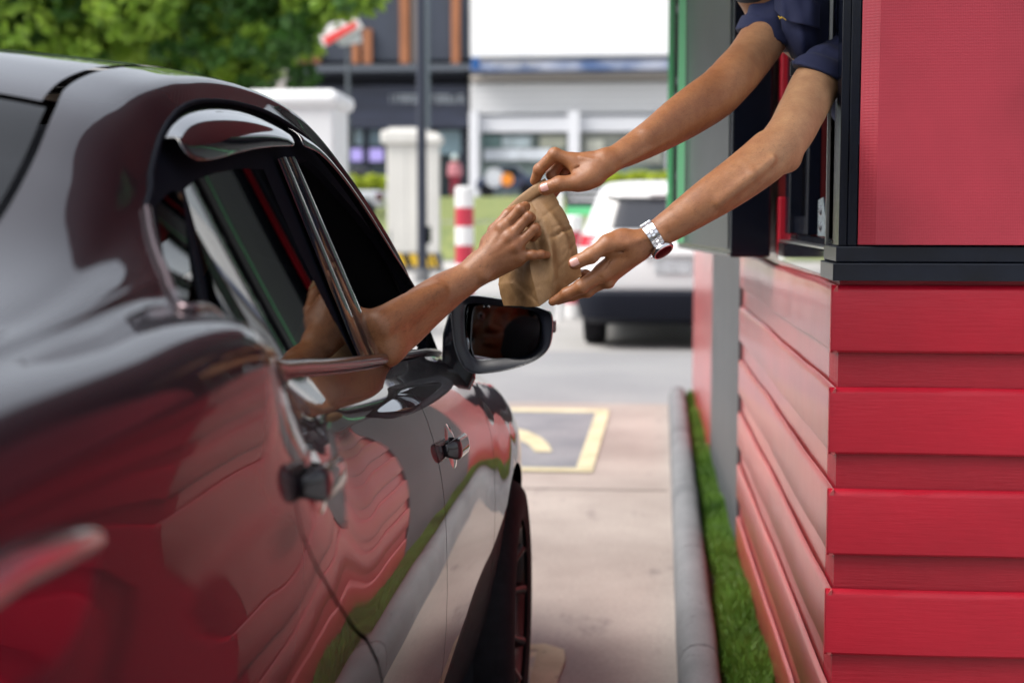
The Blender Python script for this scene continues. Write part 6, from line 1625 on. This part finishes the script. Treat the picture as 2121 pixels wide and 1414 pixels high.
for s in (-1, 1):
    rear_patch('tail_light', .965, 1.075, s*.995, s*.72, mat('red_tail_lens', (.45, .01, .03), .2, 0, 1), .008)
    rear_patch('reflector', .335, .415, s*.97, s*.82, mat('red_reflector', (.55, .01, .03), .3), .045)
    mb = MB(); mb.box(XS+s*.66-.06, XS+s*.66+.06, YS_+.12, YS_+.2, .95, 1.04, .01)
mb = MB(); mb.box(XS-.17, XS+.17, YS_+.005, YS_+.02, .72, .85, .005); pl_ = part('number_plate', suv, mb, mat('plate', (.5, .52, .54), .4, noise=(30, .4, (1, 1, 1))))
mb = MB(); mb.box(XS-.28, XS+.28, YS_-.01, YS_+.02, .87, .895, .005); part('handle_bar', suv, mb, mat('grey_bar', (.45, .46, .48), .3, .6))
wheels(suv, XS, YS_, .87, .80, 3.45, .335)
mb = MB(); mb.box(XS-.72, XS+.72, YS_+.3, YS_+4.2, .24, .5); part('underbody', suv, mb, M['cabin'])

# silver pickup on the raised road
YP = 46; xp = float(W(700, 448, YP)[0]); gz_ = 1.09
pk = thing('pickup', 'silver pickup truck on the raised road between the white cabinets', 'pickup truck', (xp, YP, gz_))
M['silver_car'] = mat('silver_car_paint', (.50, .52, .56), .3, .4, .6)
mb = MB(); a, b = W(600, 448, YP)[0], W(792, 448, YP)[0]
mb.box(a, b, YP, YP+1.7, gz_+.45, gz_+1.0, .12); mb.box(a+.4, b-1.25, YP+.1, YP+1.6, gz_+.95, gz_+1.50, .2); part('body', pk, mb, M['silver_car'])
mb = MB(); mb.box(a+.55, b-1.4, YP+.08, YP+.12, gz_+1.0, gz_+1.38, .02); part('side_window', pk, mb, mat('dark_side_window', (.03, .03, .04), .1))
mb = MB(); mb.box(b-.22, b+.01, YP-.012, YP+.12, gz_+.66, gz_+.92, .02); part('tail_light', pk, mb, M['red_lens'])
for xx in (a+.55, b-.6):
    mb = MB(); mb.cyl((xx, YP+.0, gz_+.36), .36, -.02, .22, 28, 'y'); part('wheel', pk, mb, M['tyre'])
# low parked car left of the showroom column
def parked(u0, u1, y, col, label):
    a, b = W(u0, 448, y)[0], W(u1, 448, y)[0]; g = ground_z(y); e = thing('parked_car', label, 'car', ((a+b)/2, y, g), 0, 'cars parked before the shops')
    L = b-a; prof_ = [(0, .35), (.01, .75), (.10, .92), (.22, .98), (.34, 1.36), (.62, 1.40), (.78, 1.0), (.97, .85), (1.0, .6), (1.0, .35)]
    mb = MB(); mb.prism(prof_, lambda p, q: (a+p*L, y, g+q), lambda p, q: (a+p*L, y+1.7, g+q)); part('body', e, mb, mat('car_paint', col, .3, 0, .8), bevel=.08)
    mb = MB(); mb.prism([(.27, 1.0), (.36, 1.30), (.61, 1.33), (.73, 1.0)], lambda p, q: (a+p*L, y-.015, g+q), lambda p, q: (a+p*L, y+.02, g+q)); part('side_window', e, mb, M['trim'])
    for w_ in (.19, .80): mb = MB(); mb.cyl((a+w_*L, y, g+.33), .33, -.03, .2, 24, 'y'); part('wheel', e, mb, M['tyre'])
parked(985, 1118, 62, (.03, .045, .09), 'dark blue car parked before the white showroom window')
parked(1118, 1236, 61, (.34, .36, .40), 'grey car parked right of the dark blue parked car')
parked(690, 790, 64, (.045, .05, .06), 'black car parked under the purple screens of the dark shop')

# hedges
M['lime'] = leaf_mat('lime_hedge', (.32, .42, .03), (.60, .66, .07), .2); M['leaf'] = leaf_mat('tree_leaves', (.12, .26, .02), (.42, .60, .08), .4); M['leaf_shade'] = leaf_mat('shaded_leaves', (.02, .075, .012), (.08, .20, .03), .3)  # darker crown leaves: the shade inside the tree put into their colour
def leaves(centres, radii, n, size, flatz=1.0, seed=1):
    g = np.random.default_rng(seed); centres = np.array(centres, float); radii = np.array(radii, float)
    w = radii**2; k = g.choice(len(centres), n, p=w/w.sum()); d_ = g.normal(size=(n, 3)); d_ /= np.linalg.norm(d_, axis=1)[:, None]
    rr = radii[k]*g.uniform(.35, 1.0, n)**.5; P_ = centres[k]+d_*rr[:, None]*np.array([1, 1, flatz])
    a = g.normal(size=(n, 3)); a /= np.linalg.norm(a, axis=1)[:, None]; b = np.cross(a, g.normal(size=(n, 3))); b /= np.linalg.norm(b, axis=1)[:, None]
    s = size*g.uniform(.6, 1.4, n)[:, None]; V = np.stack([P_-a*s, P_-b*s*.5, P_+a*s, P_+b*s*.5], 1).reshape(-1, 3)
    return V, (np.arange(n)[:, None]*4+np.arange(4)).tolist()
def hedge(u0, u1, v0, v1, y, m_, label, n, size, seed, name='hedge'):
    a, b = W(u0, v1, y), W(u1, v0, y); h = b[2]-a[2]; m = max(3, int((b[0]-a[0])/(h*.6)))
    cs_ = [(a[0]+(b[0]-a[0])*(i+.5)/m, y+.3*((i % 2)-.5), (a[2]+b[2])/2+.1*h*math.sin(i*1.7)) for i in range(m)]
    V, F = leaves(cs_, [h*.55]*m, n, size, seed=seed); o = obj(name, V, F, m_); tag(o, label, 'hedge')
    # twig core
    mb = MB()
    for c in cs_: mb.tube([(c[0], c[1], ground_z(y)), (c[0]+.05, c[1], c[2]+h*.3)], .04, 6)
    q = mb.build('stems', mat('stem', (.06, .045, .03), .8), o); return o
hedge(1232, 1395, 358, 388, 50, M['lime'], 'clipped yellow lime hedge above the white sport utility car', 9000, .09, 3)
hedge(640, 812, 366, 392, 50, M['lime'], 'clipped yellow lime hedge behind the silver pickup', 9000, .09, 4)
hedge(-60, 135, 92, 132, 22, M['leaf'], 'bright green hedge low under the tree at the left edge', 9000, .07, 5)
hedge(170, 345, 102, 150, 21, M['leaf'], 'bright green hedge right of the leftmost bright hedge', 9000, .07, 6)
hedge(405, 545, 118, 200, 20, M['leaf'], 'rounded green bush hanging near the grey pole foot', 9000, .07, 7)
# the shade tree
tx, ty = float(W(120, 448, 19)[0]), 19.0
tr = thing('tree', 'broad leafy shade tree with a dark trunk behind the sedan roof', 'tree', (tx, ty, 0))
M['bark'] = mat('dark_bark', (.05, .035, .028), .85, bump=(12, .6, (1, 1, .3), 5))
mb = MB(); mb.tube([(tx, ty, 0), (tx+.05, ty, 1.2), (tx+.02, ty, 2.4), (tx-.1, ty, 3.4)], [.24, .20, .18, .15], 14)
for dx_, dy_, dz_ in ((-1.6, .2, 1.6), (1.8, -.3, 1.5), (.6, .8, 2.2), (-.5, -1.0, 2.0), (3.0, .2, 1.0)):
    mb.tube([(tx, ty, 2.6), (tx+dx_*.45, ty+dy_*.5, 2.9+dz_*.3), (tx+dx_, ty+dy_, 2.9+dz_)], [.11, .07, .03], 9)
part('trunk', tr, mb, M['bark'])
g = np.random.default_rng(11); cs_ = []; rs_ = []
for i in range(95):
    a = g.uniform(0, 2*PI); r_ = 2.55*math.sqrt(g.random()); x = tx+.6+r_*math.cos(a)*1.1; y = ty+r_*math.sin(a)*.75; z = 3.75+2.6*g.random()*(1-(r_/4.4)**2)+.25*r_/3.6*g.uniform(-1, .6)
    cs_.append((x, y, z)); rs_.append(g.uniform(.45, .8))
for (u, v, y, r_) in ((470, 60, 18.5, .55), (540, 40, 18.4, .5), (610, 25, 18.6, .4), (690, 8, 18.2, .32), (740, -5, 18, .3), (430, 120, 18.8, .5), (330, 90, 18.8, .55), (500, 140, 18.5, .35), (520, 180, 18.2, .22), (660, -10, 18.2, .5), (570, -20, 18.4, .6), (20, 50, 18.5, .6), (230, 60, 18.5, .6)):
    cs_.append(tuple(W(u, v, y))); rs_.append(r_)
for k in range(40):
    u = g.uniform(-40, 640); cs_.append(tuple(W(u, g.uniform(60, 175)-.10*max(0, u-420)+g.uniform(-10, 25), g.uniform(17.4, 19)))); rs_.append(g.uniform(.14, .30))
for k in range(14):
    u = g.uniform(600, 775); cs_.append(tuple(W(u, 14-.08*(u-600)+g.uniform(-25, 15), g.uniform(17.6, 18.4)))); rs_.append(g.uniform(.10, .22))
cs_ = np.array(cs_); rs_ = np.array(rs_); sel = g.random(len(cs_)) < .45
V, F = leaves(cs_[sel], rs_[sel]*1.2, 30000, .085, .7, 21); V2, F2 = leaves(cs_[~sel], rs_[~sel], 27000, .085, .7, 22)
mb = obj('crown', np.vstack([V, V2]), F+[[i+len(V) for i in f_] for f_ in F2], [M['leaf'], M['leaf_shade']]); mi = np.zeros(len(F)+len(F2), np.int32); mi[len(F):] = 1; mb.data.polygons.foreach_set('material_index', mi)
mb.parent = tr; mb.matrix_parent_inverse = Matrix.Translation(-tr.location)
# palm-like frond spray at its tip
# grey utility pole
def pole(name, u, w, v0, v1, y, m_, label, cat, z1=None):
    c = W(u, v1, y); g_ = ground_z(y); z1 = z1 or W(u, v0, y)[2]; e = thing(name, label, cat, (c[0], y, g_)); mb = MB(); r_ = w/2*y/FPX
    mb.cyl((c[0], y, 0), r_*1.12, g_, z1, 20, 'z', r_*.9); part('shaft', e, mb, m_); mb = MB(); mb.cyl((c[0], y, 0), r_*1.7, g_, g_+.25, 20); part('base', e, mb, M['kerb']); return e
pole('utility_pole', 581, 33, 0, 0, 42, mat('pale_concrete', (.40, .37, .35), .8, noise=(2, .15, (1, 1, .3))), 'thick pale concrete pole rising behind the large white cabinet', 'pole', 9)
lp = pole('lamp_post', 875, 19, 0, 585, 27, mat('dark_blue_metal', (.022, .028, .05), .4), 'tall dark lamp post before the narrow white cabinets', 'lamp post', 8.5)
c = W(886, 486, 27); mb = MB(); mb.box(c[0]-.07, c[0]+.07, 26.86, 27.0, c[2]-.16, c[2]+.16, .02); part('junction_box', lp, mb, M['frame'])
mb = MB(); c = W(875, 0, 27); mb.tube([(c[0], 27, 8.4), (c[0], 26.6, 9.0), (c[0], 25.6, 9.2)], [.06, .05, .045], 10); mb.box(c[0]-.15, c[0]+.15, 24.9, 25.7, 9.14, 9.26, .03); part('lamp_head', lp, mb, M['frame'])
pole('sign_post', 884, 11, 0, 0, 60, mat('grey_blue_metal', (.12, .15, .18), .4), 'slim grey blue post just behind the dark lamp post', 'post', 11)
# white cabinets
M['cab'] = mat('cream_cabinet', (.62, .61, .58), .6, noise=(1.2, .08, (1, 1, .4))); M['cab2'] = mat('white_cabinet', (.72, .73, .74), .6, noise=(.8, .05, (1, 1, .5)))
def cabinet(u0, u1, v0, y, m_, label, cap=14, capw=10, stripes=False, side=0.0):
    a, b = W(u0, v0, y), W(u1, v0, y); g_ = ground_z(y); k = y/FPX; e = thing('utility_cabinet', label, 'cabinet', ((a[0]+b[0])/2, y, g_), 0, 'white utility cabinets by the road')
    base = .42 if stripes else .2; dpt = (b[0]-a[0])*.8
    mb = MB(); mb.box(a[0], b[0], y, y+dpt, g_+base, a[2]-cap*k, .03); part('housing', e, mb, m_)
    mb = MB(); mb.box(a[0]-capw*k, b[0]+capw*k, y-capw*k, y+dpt+capw*k, a[2]-cap*1.5*k, a[2]-4*k, .07); mb.box(a[0]+.02, b[0]-.02, y+.1, y+dpt-.1, a[2]-6*k, a[2]+2*k, .02); part('cap', e, mb, m_)
    mb = MB(); mb.box((a[0]+b[0])/2-.004, (a[0]+b[0])/2+.004, y-.004, y-.001, g_+base+.1, a[2]-cap*2*k); 
    mb.box(a[0]+.06, a[0]+.09, y-.006, y-.001, g_+base+.2, g_+base+.5); part('door_gap', e, mb, M['ledge'])
    mb = MB(); mb.box(a[0]-.05, b[0]+.05, y-.05, y+dpt, g_, g_+base); pl = part('plinth', e, mb, M['kerb'])
    if stripes:
        n = 6
        for i in range(n):
            w0 = a[0]-.05+(b[0]-a[0]+.1)*i/n; w1 = a[0]-.05+(b[0]-a[0]+.1)*(i+1)/n; mb = MB()
            mb.prism([(w0, g_+.12), (w1, g_+.12), (w1-.10, g_+base-.02), (w0-.10, g_+base-.02)], lambda p, q: (p, y-.056, q), lambda p, q: (p, y-.052, q))
            s_ = mb.build('stripe', mat('yellow_stripe', (.75, .48, .02), .5) if i % 2 == 0 else M['frame']); s_.parent = pl
cabinet(505, 690, 186, 14.5, M['cab2'], 'largest white utility cabinet, rising right behind the sedan roof', 26, 14)
cabinet(800, 880, 266, 32, M['cab'], 'cream utility cabinet left of the dark lamp post, striped foot', 22, 11, True)
cabinet(878, 908, 276, 31.6, M['cab'], 'narrow cream utility cabinet right of the dark lamp post', 16, 8, True)
# small things on the verge
kb = obj('verge', [(-14, 33, .0), (4, 33, 0), (4, 38.5, .0), (-14, 38.5, 0)], [(0, 1, 2, 3)], ground_material('verge_concrete', (.42, .40, .38), (.52, .50, .47), .6)); tag(kb, kind='structure')
M['stripe_red'] = mat('red_band_paint', (.50, .03, .06), .5)
def bollard(u, y, d, z1, label):
    x = float(W(u, 448, y)[0]); e = thing('bollard', label, 'bollard', (x, y, 0), 0, 'red and white bollards')
    n = 7; h = z1/n
    for i in range(n):
        mb = MB(); mb.cyl((x, y, 0), d/2, i*h+(.0 if i == 0 else .001), (i+1)*h, 28); part('band', e, mb, M['white_paint'] if (n-1-i) % 2 == 0 else M['stripe_red'])
    mb = MB(); mb.lathe((x, y, z1), [(d/2, 0), (d/2*.9, .02), (0, .03)], 28); part('cap', e, mb, M['white_paint'])
bollard(962, 17, .225, 1.58, 'red and white banded bollard left of the paper bag')
bollard(1188, 17.6, .22, 1.24, 'red and white banded bollard between the bag and the white car')
# little dark sign with green foot stripe
ys = 17; e = thing('notice_sign', 'small black notice sign with white lines and green lower stripe', 'sign', (float(W(1216, 448, ys)[0]), ys, 0))
mb = MB(); bx(1172, 1262, 384, 428, ys, .05, mb=mb); part('panel', e, mb, mat('black_sign_panel', (.02, .025, .035), .5))
mb = MB(); bx(1172, 1262, 428, 446, ys, .05, mb=mb); part('stripe', e, mb, M['green'])
mb = MB()
for v0, u1 in ((389, 1255), (400, 1240), (411, 1250)):
    u = 1178
    while u < u1:
        w_ = r2.uniform(2, 5); bx(u, u+w_, v0+r2.uniform(0, 2), v0+6, ys-.01, .008, mb=mb); u += w_+r2.uniform(1.5, 3)
part('lettering', e, mb, M['white_paint'])
for u in (1160, 1255):
    mb = MB(); c = W(u, 400, ys); mb.cyl((c[0], ys+.06 if u > 1200 else ys, 0), .035, 0, W(u, 384, ys)[2], 12); part('post', e, mb, M['white_paint'] if u < 1200 else M['ledge'])
# tilted red and white flag board by the tree
e = thing('banner', 'tilted white banner with a red stripe beyond the tree tip', 'banner', (float(W(700, 448, 55)[0]), 55, ground_z(55)))
def quad(pts, y, th=.05): 
    mb = MB(); mb.prism(pts, lambda p, q: tuple(W(p, q, y)), lambda p, q: tuple(W(p, q, y)+np.array([0, th, 0]))); return mb
part('board', e, quad([(650, 62), (735, 30), (752, 58), (668, 98)], 55), M['white_paint']); part('stripe', e, quad([(668, 80), (736, 44), (740, 56), (676, 94)], 54.95, .04), mat('bright_red', (.75, .03, .03), .5))
part('lower_board', e, quad([(690, 78), (745, 64), (750, 88), (705, 96)], 55.2), mat('pale_grey_board', (.5, .52, .55), .5))
mb = MB(); c = W(720, 70, 55.4); mb.cyl((c[0], 55.4, 0), .08, 2.0, c[2], 12); part('post', e, mb, M['ledge'])
# passer-by in a pale helmet
yq = 60; c0 = W(942, 350, yq); gq = ground_z(yq); x = c0[0]; H_ = 1.72
def walker(P):
    d = ell(P, (x, yq, gq+1.62), (.10, .11, .13)); d = smin(d, rcone(P, (x, yq, gq+1.50), (x, yq, gq+1.42), .06, .07), .04); d = smin(d, rcone(P, (x-.15, yq, gq+1.38), (x+.15, yq, gq+1.38), .07, .07), .06)
    d = smin(d, chain(P, [(x, yq, gq+1.32), (x, yq, gq+.95)], [.15, .14], .05), .06)
    for s in (-1, 1):
        d = smin(d, chain(P, [(x+s*.09, yq, gq+.92), (x+s*.11, yq-.05*s, gq+.5), (x+s*.12, yq-.02*s, gq+.06)], [.09, .065, .045], .02), .04)
        d = smin(d, chain(P, [(x+s*.19, yq, gq+1.38), (x+s*.24, yq, gq+1.1), (x+s*.23, yq-.1, gq+.86)], [.05, .042, .035], .02), .03)
        d = smin(d, rcone(P, (x+s*.12, yq, gq+.05), (x+s*.12, yq-.18, gq+.04), .04, .035), .02)
    return d
pr_ = body_obj('person', [sdf_mesh(walker, (x-.4, yq-.3, gq-.02), (x+.4, yq+.25, gq+1.85), .02)], M['skin_driver']); tag(pr_, 'distant person in pale helmet and pink top before the dark shop', 'person')
body_obj('shirt', [sdf_mesh(lambda P: smax(walker(P)-.02, np.maximum(P[:, 2]-(gq+1.45), (gq+.9)-P[:, 2]), .01), (x-.45, yq-.3, gq+.8), (x+.45, yq+.3, gq+1.6), .02)], mat('pink_cloth', (.55, .22, .25), .8), pr_)
body_obj('trousers', [sdf_mesh(lambda P: smax(walker(P)-.018, np.maximum(P[:, 2]-(gq+.92), (gq+.12)-P[:, 2]), .01), (x-.45, yq-.3, gq-.05), (x+.45, yq+.3, gq+1.1), .02)], mat('dark_red_cloth', (.25, .02, .04), .8), pr_)
body_obj('helmet', [sdf_mesh(lambda P: smax(ell(P, (x, yq+.01, gq+1.66), (.15, .17, .16)), (gq+1.58)-P[:, 2], .01), (x-.25, yq-.25, gq+1.4), (x+.25, yq+.25, gq+1.9), .012)], mat('pale_helmet', (.55, .66, .66), .3), pr_)

# far menu board hung on the wall further down the lane
A1 = np.array([.155, 6.75]); B1 = np.array([.155, 8.3]); dx, dy = 0.0, 1.0; nx_, ny_ = -1.0, 0.0
m2 = thing('menu_board', 'second narrow menu board with white lettering further down the wall', 'menu board', (.25, 7.4, 1.3)); iv2 = Matrix.Translation((-.25, -7.4, -1.3))
put(box_from([(.155, 6.75), (.345, 6.75), (.345, 8.3), (.155, 8.3)], 1.285, 3.05, 'casing', M['frame'], None), m2, iv2)
mb = MB(); mb.box(.158, .235, 6.742, 6.748, 1.3, 3.0); put(mb.build('display', M['display']), m2, iv2)
mb = MB(); mb.box(.128, .154, 6.745, 6.757, 1.262, 3.04, .003); put(mb.build('stripe', M['green']), m2, iv2)
mb = MB()
for k in range(16):
    z = 1.42+k*.075+.02*math.sin(k*2)
    if k % 4 == 3: continue
    mb.box(.170+.012*math.sin(k), .205+.01*math.sin(k*3), 6.735, 6.741, z, z+.035)
mb.prism([(.175, 1.40), (.225, 1.42), (.20, 1.30)], lambda p, q: (p, 6.735, q), lambda p, q: (p, 6.741, q)); put(mb.build('lettering', M['letter']), m2, iv2)
# ribbed awning above the serving side
aw = MB(); nr_ = 96; V = []
for i in range(nr_+1):
    y = 1.7+5.3*i/nr_; h = .02*(1 if i % 2 else 0)
    V += [(XW-.002, y, 2.90+h), (-.16, y, 2.84+h), (-.68, y, 2.76+h), (-.69, y, 2.64)]
F = [(i*4+j, i*4+j+1, (i+1)*4+j+1, (i+1)*4+j) for i in range(nr_) for j in range(3)]
aw.add(V, F); o = kput(aw.build('awning', mat('dark_red_awning', (.20, .012, .02), .6)))
s = o.modifiers.new('t', 'SOLIDIFY'); s.thickness = .004
# unseen building added behind the camera for the bodywork to mirror
nb_ = thing('backdrop_building', 'unseen beige building with dark openings, added behind the lane for reflections', 'building', (-1, -14, 0))
mb = MB(); mb.box(-12, 9, -18, -14, 0, 5); part('wall', nb_, mb, mat('beige_wall', (.42, .37, .22), .8))
for x0 in (-11, -7.6, -4.2, -.8, 2.6, 6):
    mb = MB(); mb.box(x0, x0+2.7, -14.01, -13.95, .0, 2.9); part('door', nb_, mb, M['navy_dark'])
mb = MB(); mb.box(-12.2, 9.2, -13.9, -12.2, 3.2, 3.35); part('canopy', nb_, mb, M['navy_panel'])
